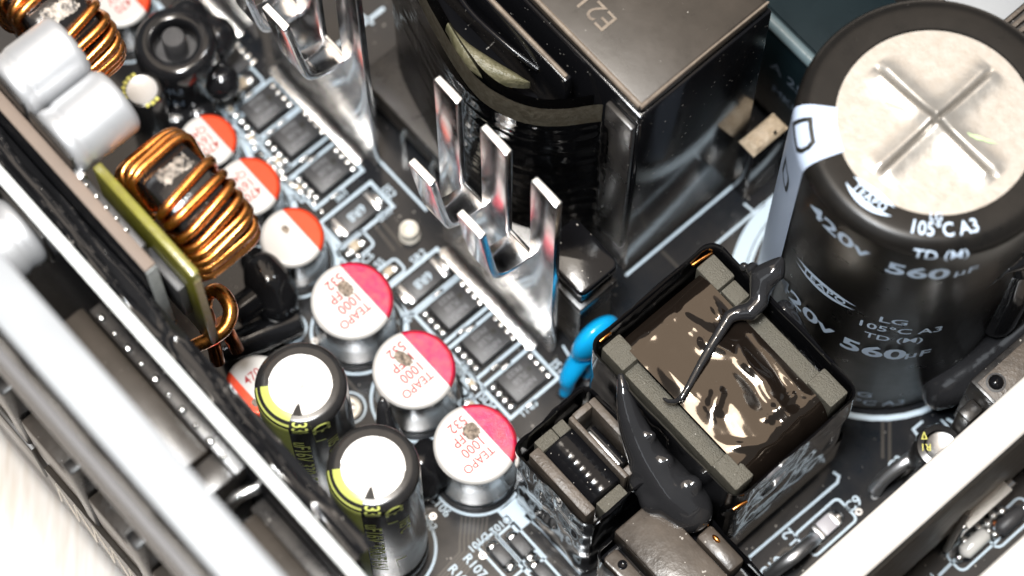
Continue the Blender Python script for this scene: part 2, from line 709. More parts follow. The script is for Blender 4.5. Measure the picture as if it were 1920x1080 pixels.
def pad(x0, x1, y0, y1, h=.03, name='solder_pad', mt='solder', parent=None):
    """a small domed solder pad"""
    mb = MB()

    def f(u, v):
        e = (1 - abs(2 * u - 1) ** 3) * (1 - abs(2 * v - 1) ** 3)
        return (x0 + (x1 - x0) * u, y0 + (y1 - y0) * v, .002 + h * e ** .6)
    mb.grid(f, 6, 6)
    return mb.build(name, mt, parent or board, smooth=80)


# ------------------------------------------------------------------ big capacitor
CB = P(1755, 226, 5.5)
bc = thing('electrolytic_capacitor', 'largest capacitor, black with pale blue stripe, cream top and white lettering', 'capacitor', (CB.x, CB.y, 0))
RB, HB, BV = 1.5, 5.5, .2
prof = [(1.40, .02), (RB, .08), (RB, HB - BV)]
for k in range(1, 9):
    a = pi / 2 * k / 8
    prof.append((RB - BV + BV * cos(a), HB - BV + BV * sin(a)))
prof += [(1.20, HB + .005), (1.085, HB), (1.07, HB - .05)]
MB().lathe((CB.x, CB.y, 0), prof, 96, cap=False).build('sleeve', 'sleeve_brown', bc, smooth=60)
ADN = PH - pi


def cap_point(alpha, s, R_=RB, H_=HB, bv=BV, c=CB, lift=.006):
    """alpha: turn from the side facing the lens, s: height up the side, then over the shoulder and inward"""
    a = ADN + alpha
    l1, l2 = H_ - bv, H_ - bv + bv * pi / 2
    if s <= l1:
        r, z = R_ + lift, s
    elif s <= l2:
        t = (s - l1) / bv
        r, z = R_ - bv + (bv + lift) * cos(t), H_ - bv + (bv + lift) * sin(t)
    else:
        r, z = R_ - bv - (s - l2), H_ + .004 + lift
    return Vector((c.x + r * cos(a), c.y + r * sin(a), z))


def on_cap(al, s, slant=0.0):
    return lambda x, y: cap_point(R(al) + (x + slant * y) / RB, s + y)


# disc with pressed cross vent
mb = MB()
RD = 1.07
NR, NA = 64, 200
vv = []
for j in range(NR + 1):
    r = RD * j / NR
    ring = []
    for i in range(NA):
        a = 2 * pi * i / NA
        x, y = r * cos(a), r * sin(a)
        z = -.012
        for (dx, dy, ln) in ((1, .03, .80), (-.03, 1, .80)):
            al, pr = x * dx + y * dy, abs(-x * dy + y * dx)
            if abs(al) < ln + .12:
                g = max(0, min(1, (ln + .1 - abs(al)) / .12))
                z += g * (.055 * math.exp(-(pr / .14) ** 2) - .11 * math.exp(-(pr / .024) ** 2))
        z += .02 * max(0, 1 - r / .5)
        ring.append(mb.bm.verts.new((CB.x + x, CB.y + y, HB + z - .02)))
    vv.append(ring)
for j in range(NR):
    for i in range(NA):
        q = (i + 1) % NA
        mb.bm.faces.new((vv[j][i], vv[j + 1][i], vv[j + 1][q], vv[j][q]))
bmesh.ops.remove_doubles(mb.bm, verts=mb.bm.verts[:], dist=1e-5)
mb.build('vent_disc', 'disc_cream', bc, smooth=80)
# faint green pen marks beside the cross
for (ax, ay, bx, by) in ((1660, 190, 1735, 222), (1775, 238, 1880, 272)):
    a, b = P(ax, ay, HB), P(bx, by, HB)
    d = (b - a)
    nn = Vector((-d.y, d.x, 0)).normalized()
    mb = MB()

    def f(u, v, a=a, d=d, nn=nn):
        wob = .035 * (.5 + noise.noise(Vector((u * 6, a.x, 0)))) * sin(pi * min(1, u + .05))
        p = a + d * u + nn * (v - .5) * 2 * wob
        r0, q = sqrt((p.x - CB.x) ** 2 + (p.y - CB.y) ** 2), 0.0
        q = .02 * max(0, 1 - r0 / .5) + .018
        return (p.x, p.y, HB - .03 + q)
    mb.grid(f, 24, 2)
    mb.build('pen_mark', 'ink_mark_green', bc)
# sleeve side: gloss black lower shell over the brown sleeve
# pale stripe
mb = MB()


def f(u, v):
    return cap_point(R(-98 + 28 * u), .35 + (HB - .35 + .36) * v, lift=.008)


mb.grid(f, 14, 60)
mb.build('pale_stripe', 'stripe_blue', bc, smooth=80)
for s0, w_, h_ in ((5.47, .20, .26), (4.35, .15, .4)):
    me = poly_mesh([(-w_ / 2, -h_ / 2), (w_ / 2, -h_ / 2), (w_ / 2, h_ / 2), (-w_ / 2, h_ / 2)])
    outer = [(-w_, -h_ / 2), (w_ * .7, -h_ / 2), (w_, -h_ / 2 + .08), (w_, h_ / 2 - .08), (w_ * .7, h_ / 2), (-w_, h_ / 2)]
    bpy.data.meshes.remove(me)
    t = .045
    ring_v = outer + [(x * (1 - t / w_ * 1.2), y * (1 - 2 * t / h_)) for x, y in outer]
    me = bpy.data.meshes.new('minus_mark')
    n = len(outer)
    me.from_pydata([(x, y, 0) for x, y in ring_v], [], [(i, (i + 1) % n, n + (i + 1) % n, n + i) for i in range(n)])
    wrap_mesh('minus_mark', me, 'ink_dark', bc, lambda x, y, s0=s0: cap_point(R(-84) + x / RB, s0 + y, lift=.013), cut=.05)


def lens_logo(al, s, k=1.0, slant=0.0):
    """a leaning lens-shaped badge with a dark word cut through it"""
    fm = lambda x, y: cap_point(R(al) + x * k / RB, s + y * k - .0 * x)
    up = [(-.40 + .80 * i / 12, .055 + .075 * (1 - (2 * i / 12 - 1) ** 2)) for i in range(13)]
    lo = [(-.40 + .80 * i / 12, -.055 - .075 * (1 - (2 * i / 12 - 1) ** 2)) for i in range(13)]
    upl = [(x, .055) for x, y in up]
    lol = [(x, -.055) for x, y in lo]
    for A, B in ((up, upl), (lol, lo)):
        me = bpy.data.meshes.new('badge')
        n = len(A)
        me.from_pydata([(x, y, 0) for x, y in A + B], [], [(i, n + i, n + i + 1, i + 1) for i in range(n - 1)])
        wrap_mesh('badge', me, 'ink_blue', bc, fm, cut=.1)
    text_wrap('badge_word', 'TEAPO', .155 * 1.0, 'ink_blue', bc, fm, .02, 1.05, spacing=1.2)


for al, sbase, word in ((0, 0, 1),):
    pass
ROWS = [(0.0, 1, 0, 1.0), (-2.69, 1, -6, 1.13), (-5.36, 0, -9, 1.13)]
LET = [('LG', -3, 5.805, .13, .01, 1.2), ('105°C A3', 1, 5.66, .22, .012, 1.0), ('TD (M)', 0, 5.36, .20, .012, 1.0),
       ('420v', -44, 4.97, .38, .022, 1.14), ('560', -7, 4.84, .42, .028, 1.10), ('µF', 13, 4.84, .27, .012, 1.0)]
for dz, logo, turn, grow in ROWS:
    for s, al, sy, size, bold, sxx in LET:
        if sy + dz < .25:
            continue
        if s == 'LG' and dz:
            sy, size = 5.95, .21
        text_wrap('lettering', s, size * grow, 'ink_blue', bc, on_cap(al + turn, sy + dz), bold, sxx)
    if logo:
        lens_logo(-40 if dz == 0 else -43, 5.75 if dz == 0 else 3.33, 1.12 if dz else .95)

silk_ring(CB.x, CB.y, 1.60, .07)
silk_ring(CB.x, CB.y, 1.72, .20, PH + .05, PH + 1.9, name='printed_crescent')

# ------------------------------------------------------------------ small capacitors with printed tops


def cap_top(mb_r, h, bev=.05):
    pr = [(mb_r, h - bev)]
    for k in range(1, 6):
        a = pi / 2 * k / 5
        pr.append((mb_r - bev + bev * cos(a), h - bev + bev * sin(a)))
    return pr


def printed_can(name, label, group, r, h, red, lines, inkm, ink_size, scorch, flip=False):
    t = thing(name, label, 'capacitor', (0, 0, 0), group)
    pr = [(r * .90, 0), (r * .93, .02), (r * .93, .07), (r * .985, .10), (r, .13), (r * .965, .16), (r * .965, .19), (r, .22), (r, h - .05)]
    MB().lathe((0, 0, 0), pr, 64).build('can', 'can', t, smooth=50)
    MB().lathe((0, 0, 0), [(r * .985, .0), (r * .985, .075), (r * .9, .08)], 48).build('rubber_seal', 'rubber', t)
    # the printed top bends over the rim; white part and colour segment meet along a chord
    ch = .36 * r
    bev = .055

    def top(yc0, yc1, nm, mt):
        mb = MB()

        def f(u, v):
            yy = yc0 + (yc1 - yc0) * v
            half = sqrt(max(0, r * r - yy * yy))
            x = half * sin(pi / 2 * (2 * u - 1))
            rr = min(sqrt(x * x + yy * yy), r)
            z = h
            if rr > r - bev:
                q = (rr - r + bev) / bev
                z = h - bev + bev * sqrt(max(0, 1 - q * q))
            z -= .012 * max(0, 1 - (rr / (r * .55)) ** 2) * 0
            return (x, yy, z + .001)
        mb.grid(f, 40, 26 if yc1 - yc0 > r else 16)
        bmesh.ops.remove_doubles(mb.bm, verts=mb.bm.verts[:], dist=1e-5)
        return mb.build(nm, mt, t, smooth=70)
    top(-r * .9999, ch, 'white_print', 'print_white')
    top(ch, r * .9999, 'colour_print', red)
    n = len(lines)
    for i, s in enumerate(lines):
        if not s:
            continue
        px = r * (.36 - .33 * i) if n > 3 else r * (.30 - .36 * i)
        py = ch - .13 * r - ink_size[i] * 0
        me = text_mesh(s, ink_size[i] if isinstance(ink_size, list) else ink_size, .004, ax='LEFT')
        for v in me.vertices:
            x, y, _ = v.co
            v.co = (px + y, py - x * .92, h + .0035)
        link_mesh('lettering', me, inkm, t, 0)
    if scorch:
        sx, sy, sr = scorch
        mb = MB()

        def f(u, v):
            a = 2 * pi * u
            rr = sr * v * (1 + .35 * noise.noise(Vector((3 * cos(a), 3 * sin(a), sx * 9))))
            return (sx + rr * cos(a) * 1.15, sy + rr * sin(a) * .8, h + .004 + .010 * (1 - v) * (.6 + noise.noise(Vector((rr * 40 * cos(a), rr * 40 * sin(a), 2)))))
        mb.grid(f, 28, 6, closed_u=True)
        mb.build('burnt_spot', 'scorch', t, smooth=30)
    return t


RED = [(659.5, 562, 'second row red and white capacitor beside the fin heatsink, first in the row of three, TEAPO 1000 print, tip nearest the coil'),
       (776, 691, ''), (891, 831, '')]
RED_L = ['red and white topped capacitor, uppermost of the three marked 1000, next to the blank one',
         'red and white topped capacitor marked 1000, middle of three, behind the front green one',
         'red and white topped capacitor marked 1000, lowest of three, beside the small taped transformer']
r0 = printed_can('polymer_capacitor', RED_L[0], 'red topped capacitors marked 1000', .5, 1.15, 'print_red',
                 ['TEAPO', '1000', '16FP', '532'], 'ink_red', [.155, .178, .178, .178], (-.16, .03, .10))
for i, (px, py, _) in enumerate(RED):
    p = P(px, py, 1.15)
    if i == 0:
        r0.location = (p.x, p.y, 0)
    else:
        c = dup(r0, (p.x, p.y, 0), RED_L[i])
        for ch in kids(c):                          # every burnt dot its own
            if ch.name.startswith('burnt'):
                ch.rotation_euler = (0, 0, R((0, 14, -9)[i]))
                ch.scale = ((1, 1.12, .95)[i], (1, .9, 1.2)[i], 1)
    silk_ring(p.x, p.y, .565, .032)
    silk_ring(p.x, p.y, .60, .10, .35 if i else .1, pi - .5, name='printed_crescent')

ORA = [(389, 262, .36, 'orange and white topped 470 capacitor farthest up beside the copper toroid', 0, True, (.20, -.14, .055)),
       (465, 348, .395, 'orange and white topped 470 capacitor second beside the copper toroid turns', 0, True, None),
       (547, 443, .395, 'orange and white topped capacitor with bare unlettered top and one dark dot', 0, False, (-.12, .0, .05)),
       (482, 722, .39, 'small orange and white capacitor tucked behind the taller green capacitor, reading 470', pi, True, (-.16, .16, .05)),
       (222, -4, .40, 'orange and white capacitor at the far end beside the round black coil drum', 0, True, None)]
for i, (px, py, rr, lab, rot, let, scm) in enumerate(ORA):
    t = printed_can('polymer_capacitor', lab, 'orange topped 470 capacitors', rr, .95, 'print_orange',
                    (['470', '16V', 'CJ48C'] if i != 3 else ['470', '', '']) if let else ['', '', ''], 'ink_pink' if i != 3 else 'ink_red',
                    [.17, .165, .13], scm)
    p = P(px, py, .95)
    t.location = (p.x, p.y, 0)
    t.rotation_euler = (0, 0, rot)
    silk_ring(p.x, p.y, rr + .06, .03)
    if rot:
        silk_ring(p.x, p.y, rr + .10, .13, pi + .1, 2 * pi - .2, name='printed_crescent')
    else:
        silk_ring(p.x, p.y, rr + .10, .10, -.2, pi - .6, name='printed_crescent')

# ------------------------------------------------------------------ tall green capacitors
GR = [(563, 720, 'tall green and black sleeved capacitor standing before the small orange 470 one'),
      (699, 875, 'tall green and black sleeved capacitor in front, beside the lowest red topped one')]


def green_cap():
    r, h, bv = .515, 3.5, .11
    t = thing('sleeved_capacitor', GR[0][2], 'capacitor', (0, 0, 0), 'tall green and black capacitors')
    pr = [(r * .93, 0), (r * .96, .04), (r, .12), (r, .30), (r * .94, .36), (r * .94, .42), (r, .50), (r, h - bv)]
    for k in range(1, 8):
        a = pi / 2 * k / 7
        pr.append((r - bv + bv * cos(a), h - bv + bv * sin(a)))
    pr += [(.36, h + .004), (.355, h - .012)]
    MB().lathe((0, 0, 0), pr, 72, cap=False).build('sleeve', 'sleeve_black', t, smooth=50)
    mb = MB()
    NR, NA = 24, 96
    vv = []
    for j in range(NR + 1):
        rr = .36 * j / NR
        ring = []
        for i in range(NA):
            a = 2 * pi * i / NA
            x, y = rr * cos(a), rr * sin(a)
            z = h - .012
            for al, pp in ((x * .75 + y * .66, abs(-x * .66 + y * .75)), (-x * .66 + y * .75, abs(x * .75 + y * .66))):
                z -= .008 * math.exp(-(pp / .02) ** 2)
            ring.append(mb.bm.verts.new((x, y, z)))
        vv.append(ring)
    for j in range(NR):
        for i in range(NA):
            q = (i + 1) % NA
            mb.bm.faces.new((vv[j][i], vv[j + 1][i], vv[j + 1][q], vv[j][q]))
    bmesh.ops.remove_doubles(mb.bm, verts=mb.bm.verts[:], dist=1e-5)
    mb.build('vent_disc', 'disc_white', t, smooth=80)
    z0 = Vector((0, 0, 0))

    def cp(al, s, lift):
        return cap_point(al, s, r, h, bv, z0, lift)
    mb = MB()
    mb.grid(lambda u, v: cp(R(-86 + 72 * u), .55 + (h - .55 + .115) * v, .004), 16, 40)
    mb.build('green_stripe', 'sleeve_green', t, smooth=80)
    for s, size, al, sy in (('330', .26, -8, 3.30), ('uF16V 330uF16V', .26, -8, 2.05)):
        me = text_mesh(s, size, .012)
        # letters stand sideways: the lines run down the can
        if s == '330':
            f = lambda x, y: cp(R(-1) + y / r, 3.42 - x * .55, .005)
        else:
            f = lambda x, y: cp(R(-3) + y / r, 1.98 - x * 1.12, .005)
        wrap_mesh('lettering', me, 'ink_green', t, f, 1.0, .07)
    for q, (s, size, al, sc2) in enumerate((('CE', .30, 26, .6), ('105°C', .20, 38, .8))):
        me = text_mesh(s, size, .012)
        wrap_mesh('lettering', me, 'ink_green', t, lambda x, y, al=al, q=q: cp(R(al) + y / r, 3.33 - .75 * q - x * (.7 if not q else 1), .005), 1.0, .07)
    # thin green frame lines
    for a0, s0, a1, s1 in ((14, 3.6, 17, 2.9), (17, 2.93, 30, 2.89), (20, 1.3, 23, .9), (20, 1.3, 34, 1.27)):
        mb = MB()
        mb.grid(lambda u, v: cp(R(a0 + (a1 - a0) * u), s0 + (s1 - s0) * u + .04 * v, .005), 8, 1)
        mb.build('printed_frame', 'ink_green', t)
    # dark minus signs on the green stripe
    for s0 in (2.55, 1.1):
        mb = MB()
        mb.grid(lambda u, v: cp(R(-60 + 8 * u), s0 + .45 * v, .007), 3, 6)
        mb.build('minus_mark', 'ink_dark', t)
    # torn bit of sleeve at the rim of the disc
    mb = MB()

    def f(u, v):
        a = ADN + R(-4 + 18 * (u - .5))
        rr = .37 - .14 * v * (1 - abs(2 * u - 1) ** 2)
        return (rr * cos(a), rr * sin(a), h + .006)
    mb.grid(f, 10, 4)
    mb.build('torn_sleeve', 'sleeve_brown', t)
    return t


g0 = green_cap()
for i, (px, py, lab) in enumerate(GR):
    p = P(px, py, 3.5)
    if i == 0:
        g0.location = (p.x, p.y, 0)
    else:
        dup(g0, (p.x, p.y, 0), lab)
    silk_ring(p.x, p.y, .60, .035)
    silk_ring(p.x, p.y, .66, .12, pi, 2 * pi - .6, name='printed_crescent')

# ------------------------------------------------------------------ heatsinks with bent fingers


def heatsink(label):
    t = thing('heatsink', label, 'heatsink', (0, 0, 0), 'bright aluminium comb heatsinks')
    y0, y1 = -.22, -.125
    xs = [(-1.05, -.66), (-.28, .15), (.55, .96)]
    # plate outline in x, z with three tall fingers
    out = [(-1.05, .02), (.96, .02)]
    zg = 2.53
    out += [(.96, 4.9), (.55, 4.9), (.55, zg), (.15, zg), (.15, 4.9), (-.28, 4.9), (-.28, zg), (-.66, zg), (-.66, 4.9), (-1.05, 4.9)]
    mb = MB()
    a = [mb.bm.verts.new((x, y0, z)) for x, z in out]
    b = [mb.bm.verts.new((x, y1, z)) for x, z in out]
    n = len(out)
    mb.bm.faces.new(a)
    mb.bm.faces.new(b[::-1])
    for i in range(n):
        mb.bm.faces.new((a[i], b[i], b[(i + 1) % n], a[(i + 1) % n]))
    bmesh.ops.recalc_face_normals(mb.bm, faces=mb.bm.faces[:])
    mb.build('plate', 'alu', t, bev=.012)
    for x0, x1 in xs:
        box('cut_edge', 'alu_cut', t, x0 + .012, x1 - .012, y0 + .012, y1 - .012, 4.885, 4.908, .006)
    # fingers bent out of the plate into a U
    for x0, x1 in ((-.655, -.285), (.155, .545)):
        pr = spline([(-.17, 2.50, 0), (-.30, 2.51, 0), (-.46, 2.57, 0), (-.62, 2.68, 0), (-.72, 2.86, 0), (-.78, 3.25, 0), (-.85, 3.9, 0), (-.905, 4.42, 0)], 5)
        L, Rr = [], []
        for i, p in enumerate(pr):
            d = (pr[min(i + 1, len(pr) - 1)] - pr[max(i - 1, 0)]).normalized()
            nn = Vector((-d.y, d.x, 0))
            L.append(p + nn * .048)
            Rr.append(p - nn * .048)
        mb = MB()
        rows = []
        for l, r_ in zip(L, Rr):
            rows.append([mb.bm.verts.new((xx, q.x, q.y)) for xx, q in ((x0, l), (x1, l), (x1, r_), (x0, r_))])
        for i in range(len(rows) - 1):
            for k in range(4):
                mb.bm.faces.new((rows[i][k], rows[i][(k + 1) % 4], rows[i + 1][(k + 1) % 4], rows[i + 1][k]))
        mb.bm.faces.new(rows[0])
        mb.bm.faces.new(rows[-1][::-1])
        mb.build('bent_finger', 'alu', t, bev=.01, smooth=40)
        e = pr[-1]
        box('cut_edge', 'alu_cut', t, x0 + .01, x1 - .01, e.x - .042, e.x + .042, e.y - .01, e.y + .008, .006)
    # shallow stamped rib in the plate and the tinned slot it is soldered in
    MB().tube([(.30, y0 - .004, 2.35), (.22, y0 - .006, 2.0), (.12, y0 - .003, 1.7)], [.04, .05, .02], 10).build('stamped_rib', 'alu', t, smooth=80)
    mb = MB()
    ring = rrect(-.98, .80, -.41, -.23, .085, 6)
    mb.prism(ring, .004, .05)
    mb.build('solder_strip', 'solder', t, bev=.02)
    return t


h0 = heatsink('bright aluminium comb heatsink between the red topped capacitors and the main transformer')
dup(h0, (-3.33, 0, 0), 'bright aluminium comb heatsink farther up, cut by the top edge, beside the mosfet row')
dup(h0, (-5.7, 0.0, 0), 'bright aluminium comb heatsink at the far end past the other two combs')

# ------------------------------------------------------------------ mosfets, resistors, chips


def mosfet(label):
    t = thing('mosfet', label, 'transistor', (0, 0, 0), 'black square mosfets along the heatsinks')
    mb = MB().box(-.20, .20, -.25, .25, .012, .105)
    mb.build('body', 'ic_black', t, bev=.012)
    for k in range(4):
        x = -.165 + .11 * k
        box('lead', 'solder', t, x - .036, x + .036, .235, .335, .004, .045, .012)
        mb = MB()
        w_ = .04
        mb.ball((x, -.325, .012), .055, 2, (.95, 1.25, .75))
        mb.build('solder_joint', 'solder', t, smooth=80)
    for k, s in enumerate(('NM0A', '7L5B', 'FK03')):
        me = text_mesh(s, .105, .006)
        for v in me.vertices:
            x, y, _ = v.co
            v.co = (.10 - .115 * k + y, -.02 - x, .1065)
        link_mesh('lettering', me, 'ic_print', t, 0)
    mb = MB().lathe((-.04, .14, .1035), [(.0, .003), (.034, .003), (.038, .0)], 18, cap=False)
    mb.build('pin_mark', 'ink_dark', t)
    return t


MOS = [(979, 709, 'black square mosfet nearest the blue disc capacitor'),
       (913, 638, 'black square mosfet under the lowest bent finger of the near comb heatsink'),
       (851, 572, 'black square mosfet beside the lower 6R8 resistor'),
       (613, 319, 'black square mosfet beside the upper 6R8 resistor'),
       (555, 250, 'black square mosfet, middle one of the far row of three'),
       (494, 199, 'black square mosfet, far one of the far row of three, beside a beige chip')]
m0 = mosfet(MOS[0][2])
for i, (px, py, lab) in enumerate(MOS):
    p = P(px, py, .1)
    if i == 0:
        m0.location = (p.x, p.y, 0)
    else:
        dup(m0, (p.x, p.y, 0), lab)
    x, y = p.x, p.y
    silk_rect(x - .26, x + .27, y - .43, y + .36, .042)
    pad(x - .30, x - .255, y - .1, y + .06, .02)
    pad(x + .275, x + .32, y - .22, y - .04, .03)
p = P(425, 120, .1)
dup(m0, (p.x, p.y, 0), 'black square mosfet half hidden behind the upper comb heatsink finger')
# mirrored row on the far side of the heatsinks
for k in range(3):
    dup(m0, (m0.location.x - .55 - .66 * k, .42, 0), ['black square mosfet behind the near comb heatsink, close to its open end',
        'black square mosfet behind the near comb heatsink, second from its open end', 'black square mosfet behind the near comb heatsink, third from its open end'][k], rotz=pi)


def resistor(label):
    t = thing('chip_resistor', label, 'resistor', (0, 0, 0), 'large 6R8 chip resistors')
    box('body', 'ic_black', t, -.15, .15, -.235, .235, .01, .07, .006)
    for s in (-1, 1):
        a, b = sorted((s * .225, s * .315))
        box('end_cap', 'tin', t, -.152, .152, a, b, .006, .074, .014)
        mb = MB()
        mb.ball((0, s * .335, .004), .15, 2, (1, .36, .36))
        mb.build('solder_joint', 'solder', t, smooth=80)
    me = text_mesh('6R8', .17, .012)
    for v in me.vertices:
        x, y, _ = v.co
        v.co = (y, -x * .95, .0715)
    link_mesh('lettering', me, 'silk', t, 0)
    return t


rs0 = None
for px, py, lab in ((668, 399, 'black 6R8 chip resistor by the cream eyelet and upper mosfets'),
                    (793, 525, 'black 6R8 chip resistor by the lower mosfets and uppermost red topped capacitor')):
    p = P(px, py, .07)
    if rs0 is None:
        rs0 = resistor(lab)
        rs0.location = (p.x, p.y, 0)
    else:
        dup(rs0, (p.x, p.y, 0), lab)
    silk_rect(p.x - .22, p.x + .22, p.y - .42, p.y + .42, .045)


def chip_cap(label, mt='ceramic', l=.20, w_=.125, h=.09):
    t = thing('chip_capacitor', label, 'chip capacitor', (0, 0, 0), 'tiny surface mounted chips')
    box('body', mt, t, -w_ / 2, w_ / 2, -l * .3, l * .3, .012, h, .008)
    for s in (-1, 1):
        a, b = sorted((s * l * .27, s * l * .5))
        box('end_cap', 'tin', t, -w_ / 2 - .003, w_ / 2 + .003, a, b, .008, h + .003, .015)
        mb = MB()
        mb.ball((0, s * (l * .5 + .02), .004), w_ * .5, 2, (.95, .8, .55))
        mb.build('solder_joint', 'solder', t, smooth=80)
    return t


cc0 = None
for px, py, sc_, lab in ((665, 460, 1.0, 'beige chip capacitor between the 6R8 resistor and blank topped capacitor'),
                         (729, 507, .85, 'beige chip capacitor half hidden behind the uppermost red topped capacitor'),
                         (453, 156, 1.15, 'beige chip capacitor beside the far mosfet and the black drum')):
    p = P(px, py, .09)
    if cc0 is None:
        cc0 = chip_cap(lab)
        o = cc0
        o.location = (p.x, p.y, 0)
    else:
        o = dup(cc0, (p.x, p.y, 0), lab)
    o.scale = (sc_,) * 3
    silk_rect(p.x - .13 * sc_, p.x + .13 * sc_, p.y - .22 * sc_, p.y + .22 * sc_, .03, .06)
# white chip C9 lying with its silver ends
p = P(1550, 985, .09)
o = chip_cap('pale grey chip capacitor beside the C9 print and the cream bar', 'ceramic_grey', .34, .20, .12)
o.location = (p.x, p.y, 0)
silk_rect(p.x - .18, p.x + .18, p.y - .36, p.y + .36, .03, .06)
# little parts left of the mosfet rows
TINY = [(520, 300, 0, 'speck like chip beside the middle far mosfet'), (560, 352, 0, 'speck like chip between the upper 6R8 resistor and capacitors'), (432, 205, 0, 'speck like chip by the far orange topped capacitor'),
        (470, 258, 0, 'speck like chip beside the second far orange topped capacitor'), (425, 75, 1, 'white ended chip beside the round black drum'), (448, 108, 1, 'white ended chip between black drum and far mosfet'),
        (884, 718, 0, 'tiny grey chip in its own printed box beside the middle red topped capacitor'), (884, 762, 1, 'small chip behind the lowest red topped capacitor')]
for px, py, big, lab in TINY:
    p = P(px, py, .05)
    o = dup(cc0, (p.x, p.y, 0), lab, rotz=pi / 2)
    k = .8 if big else .62
    o.scale = (k, k, k)
    silk_rect(p.x - .16, p.x + .16, p.y - .085, p.y + .085, .025)
# stray solder pads in lines beside the far mosfets
for a, b, n in (((468, 262), (545, 345), 7), ((408, 40), (470, 120), 7), ((500, 300), (600, 392), 9), ((640, 440), (690, 500), 4)):
    for i in range(n):
        t = i / (n - 1)
        p = P(a[0] + (b[0] - a[0]) * t + random.uniform(-5, 5), a[1] + (b[1] - a[1]) * t + random.uniform(-5, 5), 0)
        s = random.uniform(.03, .055)
        pad(p.x - s, p.x + s, p.y - s * .8, p.y + s * .8, .02)


def sot(label):
    t = thing('diode', label, 'diode', (0, 0, 0), 'flat black diodes beside the small transformer')
    mb = MB()
    pr = [(-.11, .03), (.11, .03), (.125, .06), (.10, .12), (-.10, .12), (-.125, .06)]
    a = [mb.bm.verts.new((-.13, y, z)) for y, z in [(q[0] * .72, q[1]) for q in pr]]
    b = [mb.bm.verts.new((.13, y, z)) for y, z in [(q[0] * .72, q[1]) for q in pr]]
    n = len(pr)
    mb.bm.faces.new(a)
    mb.bm.faces.new(b[::-1])
    for i in range(n):
        mb.bm.faces.new((a[i], b[i], b[(i + 1) % n], a[(i + 1) % n]))
    mb.build('body', 'ic_black', t, bev=.012)
    for s in (-1, 1):
        mb = MB()
        mb.ball((s * .17, 0, .01), .07, 2, (.9, 1.3, .75))
        mb.build('solder_joint', 'solder', t, smooth=60)
        a, b = sorted((s * .12, s * .21))
        box('lead', 'tin', t, a, b, -.045, .045, .03, .05, .008)
    return t


sot0 = None
for px, py, lab in ((940, 1040, 'flat black diode beside the D101 print, left of its pair'),
                    (977, 1022, 'flat black diode beside the D102 print, nearest the crinkled tape'),
                    (1020, 1075, 'flat black diode cut by the bottom edge under the small transformer')):
    p = P(px, py, .1)
    if sot0 is None:
        sot0 = sot(lab)
        o = sot0
        o.location = (p.x, p.y, 0)
    else:
        o = dup(sot0, (p.x, p.y, 0), lab)
    silk_rect(p.x - .29, p.x + .29, p.y - .135, p.y + .135, .03)

# solid white print block under the small transformer edge
p = P(965, 968, 0)
me = poly_mesh([(p.x - .18, p.y - .12), (p.x + .18, p.y - .12), (p.x + .18, p.y + .16), (p.x - .18, p.y + .16)])
for v in me.vertices:
    v.co.z = SZ
link_mesh('printed_block', me, 'silk', board, 0)

# printed codes
for s, px, py, size, rd in (('C106', 824, 947, .155, 'x'), ('C103', 798, 975, .155, 'x'), ('D102', 938, 984, .135, '-y'), ('D101', 897, 1017, .135, '-y'),
                            ('R107', 890, 1062, .165, 'x'), ('R108', 862, 1082, .165, 'x'), ('JS1', 1046, 688, .16, 'x'), ('JS2', 729, 360, .16, 'x'),
                            ('SR11', 990, 765, .13, '-y'), ('SR1', 722, 402, .14, 'y'), ('S01', 640, 366, .14, 'y'), ('SC5', 686, 487, .14, 'y'), ('S5', 712, 494, .14, 'y'),
                            ('SR2', 785, 482, .15, 'y'), ('SQ8', 762, 598, .14, 'y'), ('S05', 862, 692, .15, '-y'), ('S8', 880, 745, .15, 'x'), ('SD4', 915, 755, .15, 'x'),
                            ('C9', 1600, 946, .19, 'y'), ('L2', 1482, 1006, .20, '-x'), ('C10', 1447, 1066, .20, 'y'), ('C3', 1680, 870, .18, 'y'), ('R1', 1766, 800, .18, 'y'),
                            ('C51', 400, 205, .15, 'y'), ('SQ5', 420, 195, .14, 'y'), ('SC1', 365, 150, .14, 'y'), ('SQ4', 545, 372, .13, 'y'), ('A', 1400, 1056, .16, 'x')):
    silk_text(s, px, py, size, rd)
# long printed lines round the big parts
strip([P(713, 303, 0), P(800, 395, 0)], .035)
strip([P(1055, 648, 0), P(1075, 680, 0), P(1100, 690, 0)], .03)
strip([P(600, 110, 0), P(720, 15, 0)], .05)
strip([P(640, 0, 0), P(700, 45, 0)], .04)
strip([P(1173, 517, 0), P(1450, 285, 0)], .035)
strip([P(1235, 550, 0), P(1435, 380, 0)], .035)
strip([P(1395, 382, 0), P(1412, 396, 0)], .03)
strip([P(1405, 1045, 0), P(1570, 905, 0), P(1573, 893, 0), P(1562, 885, 0)], .035)
strip([P(985, 965, 0), P(1020, 995, 0), P(1090, 1075, 0)], .05)
strip([P(1730, 790, 0), P(1712, 805, 0), P(1722, 818, 0)], .03)
strip([P(1775, 785, 0), P(1800, 800, 0)], .03)
strip([P(1560, 760, 0), P(1580, 742, 0)], .03)
